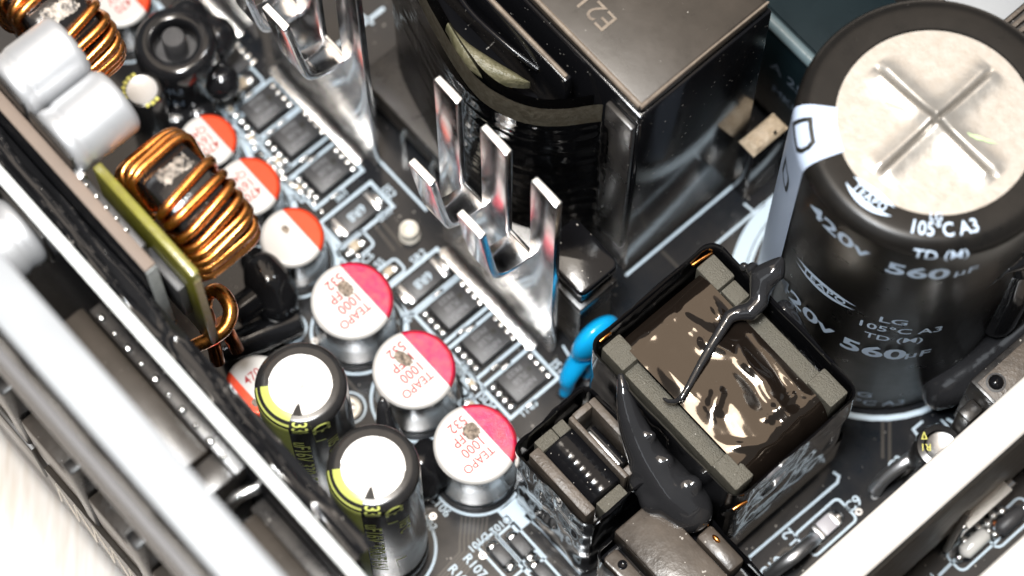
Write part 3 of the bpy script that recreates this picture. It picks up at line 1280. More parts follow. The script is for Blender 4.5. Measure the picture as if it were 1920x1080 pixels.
# copper tracks under the mask
for k in range(7):
    q = 8 * k
    strip([P(866 + q, 965 + abs(k - 3), 0), P(862 + q, 1015 - q * .3, 0), P(862 + q * 1.1, 1035 - q * .2, 0), P(820 + q, 1082, 0)], .022, .0018, 'copper_track', 'trace')
for a in ([(1655, 790), (1655, 860)], [(1668, 790), (1668, 870)], [(1420, 1080), (1470, 1030), (1510, 1028), (1560, 985)], [(1440, 1080), (1480, 1042), (1520, 1040)],
          [(700, 420), (740, 470)], [(715, 415), (755, 462)], [(640, 700), (680, 745)], [(1240, 470), (1290, 520)]):
    strip([P(x, y, 0) for x, y in a], .04, .0018, 'copper_track', 'trace')
for px, py in ((812, 968), (660, 768), (905, 1042), (1450, 925), (1640, 930), (1610, 960), (590, 640), (580, 660)):
    p = P(px, py, 0)
    MB().lathe((p.x, p.y, .001), [(.045, 0), (.045, .006), (.02, .006), (.018, .001)], 20, cap=False).build('via', 'tin', board)

# eyelet and screw joint
p = P(768, 440, 0)
t = thing('eyelet', 'cream round metal eyelet standing on bare board near the comb heatsink', 'eyelet', (p.x, p.y, 0))
MB().lathe((p.x, p.y, 0), [(.135, .004), (.12, .03), (.105, .05), (.105, .18), (.12, .205), (.105, .215), (.075, .20), (.065, .14), (.03, .12), (0, .13)], 36, cap=False).build('barrel', 'cream_eyelet', t, smooth=50)
p = P(545, 615, 0)
t = thing('solder_post', 'silver solder dome in a printed ring beside the black coated inductor', 'solder joint', (p.x, p.y, 0))
MB().lathe((p.x, p.y, 0), [(.165, .004), (.15, .03), (.10, .06), (.075, .10), (.05, .14), (.02, .16), (0, .163)], 36, cap=False).build('dome', 'solder', t, smooth=60)
silk_ring(p.x, p.y, .195, .025)
p = P(608, 998, 0)
t = thing('solder_post', 'silver solder dome on board between green capacitor and white edged board', 'solder joint', (p.x, p.y, 0))
MB().lathe((p.x, p.y, 0), [(.13, .004), (.115, .03), (.08, .06), (.05, .09), (0, .10)], 28, cap=False).build('dome', 'solder', t, smooth=60)
p = P(655, 765, 0)
t = thing('eyelet', 'flat cream eyelet ring beside the taller green capacitor foot', 'eyelet', (p.x, p.y, 0))
MB().lathe((p.x, p.y, 0), [(.15, .004), (.14, .02), (.08, .02), (.06, .004)], 28, cap=False).build('ring', 'cream_eyelet', t, smooth=60)
silk_ring(p.x, p.y, .20, .025)

# ------------------------------------------------------------------ main transformer: boxed core and its winding
C = P(1203, 207, 5.0)
mt_ = thing('main_transformer', 'biggest black transformer, dusty box lid embossed E216 and taped winding bulging from its side', 'transformer', (C.x, C.y, 0))
x1, ya, yb, x0 = C.x, C.y, C.y + 1.93, C.x - 4.2
bmx = MB()
bmx.box(x0, x1 + .02, ya - .02, yb + .03, .03, 4.82)
bmx.build('core_box', 'black_gloss', mt_, bev=.03)
ring = [(x1 - .02, ya + .02), (x1 - .02, yb), (x0, yb), (x0, ya + .02)][::-1]
# lid with rubbed, chamfered rim
lid = MB().box(x0, x1 - .01, ya, yb + .01, 4.825, 5.0)
lid.build('lid', 'dusty_top', mt_, bev=.07, seg=3)
MB().tube([(x0, ya + .03, 4.982), (-.9, ya + .035, 4.985), (x1 - .05, ya + .03, 4.982)], [.045, .03, .04], 8).build('worn_rim', 'dusty_lit_edge', mt_, smooth=60)
MB().tube([(x1 - .04, ya + .02, 4.983), (x1 - .045, ya + 1, 4.986), (x1 - .04, yb, 4.983)], [.03, .014, .016], 8).build('worn_rim', 'dusty_lit_edge', mt_, smooth=60)
text_on('embossed_code', 'E216', .34, 'dusty_lit_edge', mt_, (P(1118, 15, 5.0).x - .06, P(1118, 15, 5.0).y - .02, 5.004), -X, -Y, .0, extrude=.006)
# lower shell edges and clear tape corner on the front face
strp = MB()
# winding bulge in plan: from the box corner round to the far end
plan = [(x1 - .36, ya), (.20, 1.17), (-.05, .80), (-.31, .55), (-.62, .40), (-.95, .33), (-1.35, .36), (-1.8, .46), (-2.3, .60), (-2.9, .80), (-3.4, ya)]
pl = [(p.x, p.y) for p in spline([(a, b, 0) for a, b in plan], 8)]


def offset(pl_, d):
    o = []
    n = len(pl_)
    for i in range(n):
        a, b = Vector(pl_[max(0, i - 1)]), Vector(pl_[min(n - 1, i + 1)])
        t = (b - a).normalized()
        nn = Vector((-t.y, t.x))                  # away from the box
        o.append((pl_[i][0] + nn.x * d, pl_[i][1] + nn.y * d))
    return o


def sheet(name, mtl, pl_, z0, z1, parent, amp=0.0, nz=30, thick=.04, taper=0.0):
    n = len(pl_)
    mb = MB()

    def f(u, v):
        i = min(n - 1, int(round(u * (n - 1))))
        a, b = Vector(pl_[max(0, i - 1)]), Vector(pl_[min(n - 1, i + 1)])
        t = (b - a).normalized()
        nn = Vector((-t.y, t.x))
        z = z0 + (z1 - z0) * v
        d = amp * (noise.noise(Vector((i * .16, z * 5.2, 1))) + .8 * noise.noise(Vector((i * .05, z * 11, 4)))) + taper * (1 - v)
        return (pl_[i][0] + nn.x * d, pl_[i][1] + nn.y * d, z)
    mb.grid(f, n - 1, nz)
    ex = bmesh.ops.solidify(mb.bm, geom=mb.bm.faces[:], thickness=thick)
    bmesh.ops.recalc_face_normals(mb.bm, faces=mb.bm.faces[:])
    return mb.build(name, mtl, parent, smooth=60)


sheet('tape_winding', 'tape', offset(pl, .10), .75, 3.75, mt_, .010, 60, .05)
sheet('tape_band', 'tape', offset(pl, .13), 2.9, 4.08, mt_, .008, 26, .03)
sheet('flange_rim', 'paper_rim', offset(pl, -.02), 3.7, 4.22, mt_, .004, 6, .07)
sheet('inner_wall', 'black_gloss', offset(pl, -.13), 3.2, 4.24, mt_, .004, 10, .03)
# floor of the pocket, ridge bar, olive taped coil end
mb = MB()
flr = offset(pl, -.1)
mb.prism([(p[0], p[1]) for p in flr][::-1], 3.3, 3.45)
bmesh.ops.recalc_face_normals(mb.bm, faces=mb.bm.faces[:])
mb.build('pocket_floor', 'black_gloss', mt_)
mb = MB()
mb.box(-3.4, -.16, .93, 1.03, 3.45, 4.62)
mb.build('ridge_bar', 'black_gloss', mt_, bev=.02)
MB().tube([(-3.4, .98, 4.62), (-.2, .98, 4.62)], .03, 8).build('ridge_lit_edge', 'dusty_lit_edge', mt_, smooth=60)  # pale tube paints the lit edge of the ridge
cl = spline([(-1.75, .62, 4.06), (-1.40, .56, 4.10), (-1.05, .62, 4.08), (-.78, .74, 4.04), (-.62, .86, 3.96)], 8)
mb = MB()


def f(u, v):
    i = min(len(cl) - 1, int(round(u * (len(cl) - 1))))
    p = cl[i]
    a = pi * v
    wd = .13 * sin(pi * min(1, max(.08, u)) * .95 + .1)
    return (p.x, p.y - cos(a) * wd - .04, p.z - .1 + .16 * sin(a))


mb.grid(f, len(cl) - 1, 10)
mb.build('olive_tape', 'tape_olive', mt_, smooth=80)
mb = MB()
mb.grid(lambda u, v: (-1.55 + .8 * u, .50 + .16 * u * u + .045 * v, 4.02 - .16 * (1 - v) + .03 * v), 16, 4)
mb.build('amber_tape', 'tape_amber', mt_, smooth=80)
cl2 = spline([(-2.4, 1.0, 4.34), (-1.7, .80, 4.36), (-1.1, .82, 4.34), (-.6, .92, 4.25)], 8)
MB().tube(cl2, .035, 8).build('lead_loop', 'black_gloss', mt_, smooth=80)
# foot flange and pins under the winding
box('foot_flange', 'black_plastic', mt_, -3.2, .15, .25, 1.1, .35, .8, .04)
for k in range(5):
    x = -2.9 + .58 * k
    MB().tube([(x, .22, .02), (x, .22, .5), (x, .3, .62)], .045, 8).build('pin', 'solder', mt_, smooth=80)
# tape end flap down the front of the box corner
box('corner_flange', 'black_plastic', mt_, .30, x1 - .025, ya - .10, ya - .022, .9, 4.55, .02)

# small black flanged block in front of the winding
sb = thing('bobbin_block', 'glossy black plastic block with rounded lid beside the near comb heatsink end', 'bobbin', (.85, .3, 0))
MB().prism(rrect(.42, 1.22, .0, .62, .10), 2.06, 2.22).build('lid', 'black_gloss', sb, bev=.03)
box('body', 'black_plastic', sb, .55, 1.14, .08, .60, .02, 2.06, .03)
box('shelf', 'black_plastic', sb, .60, 1.20, .02, .62, 1.45, 1.62, .02)

# block with cream fibre top beyond the big transformer
cbk = thing('fibre_topped_block', 'small black block topped with sandy cream fibre wedged behind the main transformer', 'relay', (1.0, 3.3, 0))
box('body', 'black_gloss', cbk, .80, 1.07, 2.98, 3.56, .02, 1.42, .03)
mb = MB()
mb.grid(lambda u, v: (.80 + .27 * u, 2.98 + .58 * v, 1.43 + (.09 * min(1, 8 * u * (1 - u)) * min(1, 8 * v * (1 - v))) * (.6 + .4 * noise.noise(Vector((u * 2, v * 4, 2))) + .3 * noise.noise(Vector((u * 11, v * 11, 5))))), 36, 30)
mb.build('fibre_top', 'cream_fibre', cbk, smooth=80)
p = P(1453, 250, 1.5)
MB().ball((p.x, p.y, 1.535), .025, 1).build('pin_hole', 'ink_dark', cbk)

# dark teal film capacitor behind
fc = thing('film_capacitor', 'large dark teal box capacitor behind the main transformer, faint 25 print on side', 'capacitor', (.7, 5.0, 0))
fx0, fx1, fy0, fy1, fz = -2.6, 4.6, 3.93, 7.2, 2.5
box('case', 'teal', fc, fx0, fx1, fy0, fy1, .3, fz - .02, .03)
MB().box(fx0 + .01, fx1 - .01, fy0 + .16, fy1, fz - .018, fz + .01).build('top_plate', 'teal', fc, bev=.004)
MB().tube([(fx0, fy0 + .06, fz - .05), (fx1, fy0 + .06, fz - .05)], .085, 12).build('rolled_edge', 'teal_highlight', fc, smooth=60)  # highlight along the edge put into the paler teal
for s, px, py, zz, sz in (('A 25A', 1480, 165, 1.6, .30), ('MKP', 1462, 195, 1.05, .24)):
    p = P(px, py, zz)
    text_on('lettering', s, sz, 'blue_ink_print', fc, (p.x, fy0 - .003, zz), X, Z, .01)
bk = thing('ribbed_block', 'ribbed dark grey plastic block with white patch behind the largest capacitor', 'plug', (4.5, 8.2, 0))
p = P(1900, 30, 3.2)
box('base', 'black_plastic', bk, p.x - 2.6, p.x + 2.2, p.y - .6, p.y + 2.6, .02, 3.05, .04)
for k in range(16):
    xx = p.x - .75 + .1 * k
    box('rib', 'bobbin_dust', bk, xx, xx + .055, p.y - .55, p.y + .8, 3.05, 3.14, .01)
p2 = P(1850, 12, 3.2)
box('white_patch', 'white_paint', bk, p2.x - .45, p2.x + .25, p2.y - .3, p2.y + .6, 3.145, 3.17, .01)

# ------------------------------------------------------------------ taped transformer
tt = thing('taped_transformer', 'black transformer boxed in upright tape, glossy crinkled brown tape across its ferrite core', 'transformer', (3.0, .5, 0))
ring = rrect(1.84, 4.29, -.46, 1.47, .16)
tape_wall(ring, .42, 2.74, .022, 2.4, 220, 44, .03, 0.02, .06).build('tape_wall', 'tape', tt, smooth=80)
box('bobbin', 'black_plastic', tt, 1.92, 4.21, -.38, 1.39, .03, 1.9, .05)
box('inner_floor', 'black_gloss', tt, 1.95, 4.18, -.35, 1.36, 1.9, 2.05, .02)
# ferrite rails with raised ends
for ys, yo in ((-.37, -.09), (1.10, 1.38)):
    box('ferrite_rail', 'ferrite', tt, 2.10, 4.02, ys + .03, yo - .03, 2.0, 2.52, .02)
    box('ferrite_end', 'ferrite', tt, 1.95, 2.32, ys, yo, 2.0, 2.68, .025)
    box('ferrite_end', 'ferrite', tt, 3.80, 4.20, ys, yo, 2.0, 2.68, .025)
box('ferrite_stub', 'ferrite', tt, 2.34, 2.60, 1.13, 1.35, 2.45, 2.66, .02)
for yy in (-.03, 1.045):
    box('bobbin_rail', 'black_plastic', tt, 2.75, 3.55, yy - .05, yy + .035, 2.0, 2.60, .02)
    box('bobbin_rough_edge', 'bobbin_dust', tt, 2.85, 3.5, yy - .055, yy - .025, 2.60, 2.615, .004)
# crinkled brown tape laid over the coil
CREASES = []
for pxs, hh, ww in (([(1222, 618), (1262, 575), (1300, 545), (1338, 535)], .034, .085), ([(1270, 590), (1318, 622), (1372, 640)], .028, .07), ([(1330, 560), (1352, 590)], .03, .06),
                    ([(1322, 645), (1382, 668), (1432, 715), (1468, 770), (1500, 800)], .040, .075), ([(1415, 622), (1455, 668), (1486, 712), (1512, 735)], .034, .055),
                    ([(1325, 800), (1345, 740)], .03, .085), ([(1310, 820), (1362, 838), (1420, 835), (1470, 826)], .034, .05), ([(1240, 690), (1275, 730)], .022, .09),
                    ([(1385, 640), (1405, 690)], .02, .05), ([(1440, 780), (1485, 740)], .025, .06)):
    CREASES.append(([(P(px, py, 2.7).x, P(px, py, 2.7).y) for px, py in pxs], hh, ww))
mb = MB()


def f(u, v):
    x = 2.02 + 2.30 * u
    yl, yr = -.15 + .0 * u, 1.10 - .03 * u
    y = yl + (yr - yl) * v
    q = Vector((x * .75 - y * .35, y * 1.7 + x * .25, .7))
    e = min(1, 5 * u) * min(1, 7 * v, 7 * (1 - v))
    z = 2.70 + e * (.060 * noise.noise(q * .9) + .016 * noise.noise(q * 2.2) + .003 * noise.noise(q * 6)) - .05 * (v - .5) ** 2
    for cr, hh, ww in CREASES:
        d = 9.0
        for (ax, ay), (bx, by) in zip(cr[:-1], cr[1:]):
            t = max(0, min(1, ((x - ax) * (bx - ax) + (y - ay) * (by - ay)) / ((bx - ax) ** 2 + (by - ay) ** 2)))
            d = min(d, sqrt((x - ax - t * (bx - ax)) ** 2 + (y - ay - t * (by - ay)) ** 2))
        if d < .5:
            d += .02 * noise.noise(Vector((x * 4, y * 4, hh * 90)))
            z += e * hh * .74 * (1.1 + noise.noise(Vector((x * 3, y * 3, ww * 50)))) * math.exp(-(d / (1.25 * ww)) ** 2)
    if u > .84:                                   # folds down over the near end
        k = (u - .84) / .16
        x = 2.02 + 2.30 * .84 + .30 * sin(k * pi / 2)
        z -= .52 * (1 - cos(k * pi / 2))
    if u < .10:
        z -= .10 * (1 - u / .10) ** 2
    return (x, y, z)


mb.grid(f, 150, 90)
mb.build('crinkled_tape', 'tape_brown', tt, smooth=80)
# copper glints where the winding shows past the tape
for px, py, px2, py2 in ((1298, 497, 1335, 474), (1125, 640, 1145, 624), (1375, 955, 1400, 940)):
    a, b = P(px, py, 2.55), P(px2, py2, 2.55)
    MB().tube([a, (a + b) / 2 + Vector((0, 0, .02)), b], .022, 6).build('copper_glint', 'copper', tt, smooth=80)
# clear outer skirt of the tape with a cut corner
tape_wall(rrect(1.80, 4.30, -.50, 1.52, .10), .22, .95, .012, 2, 160, 14, .02).build('tape_skirt', 'film_black', tt, smooth=80)

# blue disc capacitor
bl = thing('disc_capacitor', 'bright blue disc capacitor leaning between the heatsink end and taped transformer', 'capacitor', (1.5, -.1, 0))
mb = MB()
c = Vector((1.40, .10, .92))
mb.ball((0, 0, 0), 1.0, 4)
for v in mb.bm.verts:
    x, y, z = v.co
    v.co = c + Vector((x * .17, y * .36, z * .40))
mb.build('disc', 'blue_epoxy', bl, smooth=80)
for dy in (-.20, .16):
    q = spline([(1.40, .08 + dy, .65), (1.43, dy - .02 - .12, .40), (1.46, dy - .18, .2), (1.47, dy - .24, .03)], 6)
    n = len(q)
    MB().tube(q, [.14 - .07 * i / (n - 1) for i in range(n)], 12).build('leg', 'blue_epoxy', bl, smooth=80)
pad(1.40, 1.56, -.52, -.38, .05)

# ------------------------------------------------------------------ small taped transformer
st = thing('small_transformer', 'small black transformer wrapped in crinkled tape with open bobbin slots', 'transformer', (2.8, -1.25, 0))
ring = rrect(2.05, 3.36, -1.82, -.66, .13)
tape_wall(ring, .12, 2.24, .030, 3.4, 170, 44, .03, .0, .10).build('tape_wall', 'tape', st, smooth=80)
box('bobbin', 'black_plastic', st, 2.12, 3.29, -1.75, -.73, .02, 1.45, .03)
# winding drum lying along x
mb = MB()
prw = [(.0, -.42), (.31, -.42)] + [(.33 + .004 * sin(k * 2.1) + .012 * noise.noise(Vector((k * .7, 1, 1))), -.40 + .8 * k / 24) for k in range(25)] + [(.30, .42), (0, .42)]
mb.lathe((2.70, -1.30, 1.72), prw, 40, axis='x')
bmesh.ops.recalc_face_normals(mb.bm, faces=mb.bm.faces[:])
mb.build('wound_coil', 'black_gloss', st, smooth=60)
box('bobbin_rail', 'bobbin_dust', st, 2.24, 3.22, -1.73, -1.58, 1.4, 2.2, .02)
box('bobbin_rail', 'bobbin_dust', st, 2.22, 3.18, -.80, -.70, 1.4, 2.2, .015)
box('bobbin_rail', 'bobbin_dust', st, 2.22, 3.18, -1.10, -1.04, 1.4, 2.2, .012)
box('bobbin_tie', 'bobbin_dust', st, 2.21, 2.30, -1.04, -.80, 1.5, 2.195, .012)
box('bobbin_tie', 'bobbin_dust', st, 3.08, 3.19, -1.04, -.80, 1.5, 2.195, .012)
box('slot_strip', 'tin', st, 2.42, 2.95, -.97, -.93, 1.5, 1.86, .01)
MB().tube([(2.4, -.9, 1.75), (2.95, -.9, 1.75)], .07, 10).build('slot_wire', 'black_gloss', st, smooth=80)
box('ferrite_end', 'ferrite', st, 2.14, 2.30, -1.56, -1.30, 1.3, 2.06, .015)
box('ferrite_end', 'ferrite', st, 2.14, 2.30, -1.29, -1.12, 1.3, 2.05, .015)
box('ferrite_end', 'ferrite', st, 3.14, 3.30, -1.50, -1.14, 1.3, 2.0, .015)

# ------------------------------------------------------------------ slotted black bobbin at the front
fb = thing('slotted_bobbin', 'black taped bobbin with three dusty flat bars on top at the bottom edge', 'bobbin', (4.2, -1.2, 0))
tape_wall(rrect(3.50, 5.6, -1.86, -.58, .14), .05, 1.74, .02, 3.2, 150, 30, .03, 0, .05).build('tape_wall', 'tape', fb, smooth=80)
box('body', 'black_gloss', fb, 3.56, 5.54, -1.80, -.64, .02, 1.55, .03)
box('flat_bar', 'dusty_bar', fb, 3.52, 5.5, -1.56, -.94, 1.5, 1.98, .025)
box('flat_bar', 'dusty_bar', fb, 4.16, 4.74, -.88, -.64, 1.4, 1.86, .05)
mb = MB().prism(rrect(3.64, 5.3, -1.84, -1.63, .05), 1.4, 1.78)
mb.build('flat_bar', 'dusty_bar', fb, bev=.015)
p = P(1167, 1059, 1.78)
MB().lathe((p.x, p.y, 1.782), [(.052, 0), (.058, .006), (.05, .008), (.045, .002), (0, -.0)], 24, cap=False).build('hole_rim', 'black_gloss', fb, smooth=60)
for px, py in ((1322, 978), (1343, 1010)):
    p = P(px, py, 1.87)
    MB().ball((p.x, p.y, 1.86), .04, 2, (1.6, .8, .7)).build('brass_pin', 'copper', fb, smooth=80)

# ------------------------------------------------------------------ glue
b1 = []
for (px, py, z, r) in ((1164, 704, 2.74, .055), (1170, 735, 2.68, .10), (1180, 775, 2.56, .15), (1196, 815, 2.42, .20), (1214, 850, 2.32, .23), (1240, 885, 2.22, .29), (1266, 918, 2.14, .335), (1288, 940, 2.08, .31), (1296, 950, 2.04, .28)):
    p = P(px, py, z)
    b1.append((p.x, p.y, z - r * .55, r))
b1 = drops(b1, 5)
for (px, py, z, r) in ((1206, 900, 2.12, .18), (1228, 932, 2.06, .20), (1198, 872, 2.24, .13), (1250, 862, 2.36, .10), (1300, 905, 2.25, .12), (1222, 815, 2.5, .07)):
    p = P(px, py, z)
    b1.append((p.x, p.y, z - r * .5, r))
blob('glue_lump', 'glue', b1, 'large dark grey glue lump drooping between the two taped transformers', 'glue', .03, 14)
b2 = []
for (px, py, z, r) in ((1464, 488, 3.15, .05), (1450, 508, 3.08, .13), (1432, 520, 3.0, .15), (1425, 545, 2.95, .105), (1424, 565, 2.92, .10), (1408, 582, 2.9, .10), (1385, 585, 2.88, .08), (1368, 592, 2.88, .07), (1352, 618, 2.86, .062),
                       (1332, 650, 2.84, .054), (1312, 685, 2.83, .046), (1292, 722, 2.82, .04), (1278, 745, 2.80, .036), (1268, 751, 2.76, .03), (1254, 752, 2.72, .026), (1244, 746, 2.70, .022)):
    p = P(px, py, z)
    b2.append((p.x, p.y, z - .02, r * 1.12))
b2 = drops(b2, 8)
for (px, py, z, r) in ((1412, 505, 2.9, .09), (1395, 500, 2.8, .06)):
    p = P(px, py, z)
    b2.append((p.x, p.y, z, r))
blob('glue_strand', 'glue', b2, 'thin dark glue strand trailing across the brown tape to the largest capacitor', 'glue', .017, 8)
b3 = []
for (px, py, z, r) in ((1470, 585, 2.2, .16), (1500, 650, 1.9, .18), (1550, 700, 1.7, .16), (1580, 735, 1.5, .14)):
    p = P(px, py, z)
    b3.append((p.x, p.y, z, r))
blob('glue_bead', 'glue', drops(b3, 6), 'dark glue bead along the foot of the largest capacitor behind the taped transformer', 'glue', .035, 12)
b4 = []
for (px, py, z, r) in ((1760, 735, .75, .20), (1775, 715, .85, .30), (1800, 700, .9, .34), (1830, 680, 1.0, .32), (1860, 655, 1.1, .34), (1895, 630, 1.25, .36), (1930, 600, 1.4, .36), (1965, 570, 1.6, .3)):
    p = P(px, py, z)
    b4.append((p.x, p.y, z - .1, r))
blob('glue_mass', 'glue', drops(b4, 6), 'thick glue mass between the largest capacitor and the cream bar', 'glue', .04, 12)
b5 = []
for (px, py, al, s, r) in ((0, 0, 16, 3.62, .012), (0, 0, 22, 3.75, .016), (0, 0, 30, 3.95, .024), (0, 0, 38, 4.1, .04), (0, 0, 46, 4.05, .12), (0, 0, 54, 3.5, .2), (0, 0, 56, 2.6, .25), (0, 0, 54, 1.7, .25)):
    q = cap_point(R(al), s, lift=0)
    b5.append((q.x, q.y, q.z, r))
blob('glue_smear', 'glue_black', drops(b5, 26), 'black glue smear pulled up the side of the largest capacitor into a point', 'glue', .02, 24)
b6 = []
for (px, py, z, r) in ((716, 744, 1.28, .04), (718, 760, 1.2, .09), (722, 785, 1.0, .12), (728, 810, .7, .16), (735, 835, .4, .2)):
    p = P(px, py, z)
    b6.append((p.x, p.y, z - .05, r))
blob('glue_drip', 'glue', drops(b6, 6), 'dark glue drip running down beside the middle red topped capacitor', 'glue', .025, 8)
b7 = []
for (px, py, z, r) in ((800, 850, .35, .2), (810, 885, .3, .22), (800, 910, .2, .2), (790, 870, .4, .22)):
    p = P(px, py, z)
    b7.append((p.x, p.y, z, r))
blob('glue_pool', 'glue_black', b7, 'black glue pool on the board between green and red topped capacitors', 'glue', .035, 10)

# ------------------------------------------------------------------ coated inductor and copper coils
ci = []
for (px, py, z, r) in ((492, 506, .9, .25), (503, 530, .85, .31), (512, 555, .70, .33), (528, 578, .45, .22), (545, 588, .38, .15), (478, 490, .6, .2)):
    p = P(px, py, z)
    ci.append((p.x, p.y, z, r))
ind = thing('coated_inductor', 'glossy black coated inductor beside the thick copper hairpin coil', 'inductor', (-1.6, -2.6, 0))
blob('coating', 'glue_black', drops(ci, 4), None, None, .04, 14, ind)
a, b = P(440, 590, .9), P(480, 560, .9)
MB().tube([a, a.lerp(b, .5), b], [.18, .19, .19], 24).build('core_end', 'black_gloss', ind, smooth=60, bev=0)
a, b = P(410, 660, .4), P(560, 600, .35)
MB().tube([a, a.lerp(b, .5), b], [.16, .2, .17], 20).build('coil_body', 'glue_black', ind, smooth=60)

hp = thing('hairpin_coil', 'thick copper wire coil bent in hairpins under the olive board end', 'coil', (-1, -3.6, 0))


def wire(name, pts, r, parent, mtl='copper', n=12):
    return MB().tube(spline([P(*q) for q in pts], 8), r, n).build(name, mtl, parent, smooth=80)


wire('wire_loop', [(330, 668, 3.0), (362, 650, 3.1), (400, 632, 3.2), (425, 610, 3.25), (432, 580, 3.3), (418, 552, 3.3), (400, 545, 3.25), (386, 562, 3.1), (384, 605, 2.9)], .088, hp)
wire('wire_loop', [(372, 575, 2.9), (384, 582, 3.0), (392, 605, 3.0), (390, 630, 2.8)], .088, hp, 'copper_dark')
wire('wire_end', [(385, 615, 2.6), (400, 645, 2.45), (408, 680, 2.2)], .085, hp, 'copper_dark')
wire('wire_end', [(415, 600, 2.7), (430, 628, 2.5), (444, 655, 2.2)], .085, hp, 'copper_dark')


def toroid(label):
    t = thing('toroid_coil', label, 'coil', (0, 0, 0), 'copper wound black toroids')
    Ro, Ri, hw = .71, .28, .33
    prc = [(Ri, -hw + .05), (Ri + .05, -hw), (Ro - .07, -hw), (Ro - .02, -hw + .02), (Ro, -hw + .07), (Ro, hw - .07), (Ro - .02, hw - .02), (Ro - .07, hw), (Ri + .05, hw), (Ri, hw - .05), (Ri, -hw + .05)]
    mb = MB().lathe((0, 0, 0), prc, 72, axis='y', cap=False)
    bmesh.ops.recalc_face_normals(mb.bm, faces=mb.bm.faces[:])
    mb.build('core', 'core_black', t, smooth=40)
    # rubbed patch on the bare part of the rim
    mb = MB()

    def f(u, v):
        a = pi / 2 + R(20 - 16 * u) + .06 * noise.noise(Vector((u * 5, v * 7, 0)))
        r = Ro + .004 + .008 * abs(noise.noise(Vector((u * 9, v * 12, 4))))
        return (r * cos(a), -.17 + .40 * v + .05 * noise.noise(Vector((u * 4, 3, v * 2))), r * sin(a))
    mb.grid(f, 16, 30)
    mb.build('rubbed_patch', 'core_scraped', t, smooth=60)
    wr = .058
    for ang in (-58, -42, -32, 8, 22, 36, 49, 60, 68, 82, 100, 122, 145, -80, -104, -130):
        a = pi / 2 - R(ang)
        tw = random.uniform(-.035, .035) + .05
        g = .045 + random.uniform(0, .012)
        loop = []
        for rr, yy in ((Ro + g, -hw + .06), (Ro + g + .008, 0), (Ro + g, hw - .06), (Ro - .03, hw + g + .01), ((Ro + Ri) / 2, hw + g + .012), (Ri + .03, hw + g), (Ri - g, hw - .08), (Ri - g, 0), (Ri - g, -hw + .08),
                       (Ri + .03, -hw - g), ((Ro + Ri) / 2, -hw - g - .012), (Ro - .03, -hw - g - .01)):
            aa = a + tw * yy / hw
            loop.append((rr * cos(aa), yy, rr * sin(aa)))
        MB().tube(spline(loop, 4, True), wr, 12, True).build('wire_turn', 'copper', t, smooth=80)
    return t


t1 = toroid('copper wound black toroid with bare rubbed patch beside the olive board')
t1.location = (-1.83, -3.10, 4.53)
t1.rotation_euler = (0, 0, 0)
t2 = dup(t1, (-4.45, -2.86, 4.60), 'copper wound black toroid behind the silver capacitors at the far corner')
t2.rotation_euler = (0, R(30), 0)

# ------------------------------------------------------------------ daughterboards
ob = thing('olive_board', 'small olive green bare fibreglass board beside the copper toroid', 'circuit board', (-2, -3.7, 0))
mb = MB()
mb.box(-2.5, -.84, -3.74, -3.63, 3.2, 5.4)
mb.build('sheet', 'olive', ob, bev=.02)
box('rough_end', 'olive_edge', ob, -.842, -.832, -3.728, -3.642, 3.22, 5.2, .003)
box('chip', 'ic_black', ob, -1.62, -1.02, -3.86, -3.745, 4.0, 4.8, .02)

db = thing('daughterboard', 'upright dark daughterboard with dusty brown top edge carrying the two silver capacitors', 'circuit board', (-3, -4, 0))
box('sheet', 'board_face', db, -7.5, -1.17, -4.08, -3.93, .05, 5.48, .01)
box('top_edge', 'board_brown', db, -7.5, -1.175, -4.075, -3.935, 5.482, 5.5, .004)
box('end_edge', 'board_edge_grey', db, -1.168, -1.155, -4.075, -3.935, 3.75, 5.47, .003)
box('end_edge', 'board_face', db, -1.168, -1.157, -4.075, -3.935, 3.0, 3.74, .003)
box('end_edge', 'board_edge_grey', db, -1.168, -1.155, -4.075, -3.935, .1, 2.98, .003)
for k in range(5):
    x = -2.42 + .17 * k
    MB().ball((x, -3.90, 5.32), .03, 2, (1, 1, .8)).build('solder_dot', 'solder', db, smooth=80)
box('chip', 'ic_black', db, -2.6, -1.5, -3.93, -3.83, 4.75, 5.25, .02)
box('chip', 'tin', db, -2.62, -2.48, -3.93, -3.83, 5.18, 5.40, .02)
# loose glossy film between the two upright boards
mb = MB()


def f(u, v):
    x = -7 + 9.5 * u
    z = .2 + 4.75 * v
    d = .05 * noise.noise(Vector((x * .8, z * 1.4, 1))) + .05 * abs(noise.noise(Vector((x * 1.9 + z, z * 1.1 - x, 6))))
    return (x, -4.20 + d - .10 * v, z + .10 * noise.noise(Vector((x * 1.3, 2, 2))))


mb.grid(f, 180, 60)
fl = mb.build('insulating_film', 'film_black', None, smooth=80)
tag(fl, 'crinkled glossy black insulating film standing between the two upright boards', 'film')
fl2 = MB()


def f(u, v):
    x = -7 + 9.5 * u
    cr = max(0, 1 - abs(noise.noise(Vector((x * .9 + v * 1.1, v * 1.3 - x * .4, 3)))) * 7)
    return (x, -4.37 + .27 * v, 4.86 + .12 * v - .18 * v * v + .05 * cr + .06 * noise.noise(Vector((x * .7, v, 1))))


fl2.grid(f, 300, 14)
tag(fl2.build('insulating_film', 'film_black', None, smooth=80), 'folded top of glossy black film lying between brown and white edged boards', 'film')

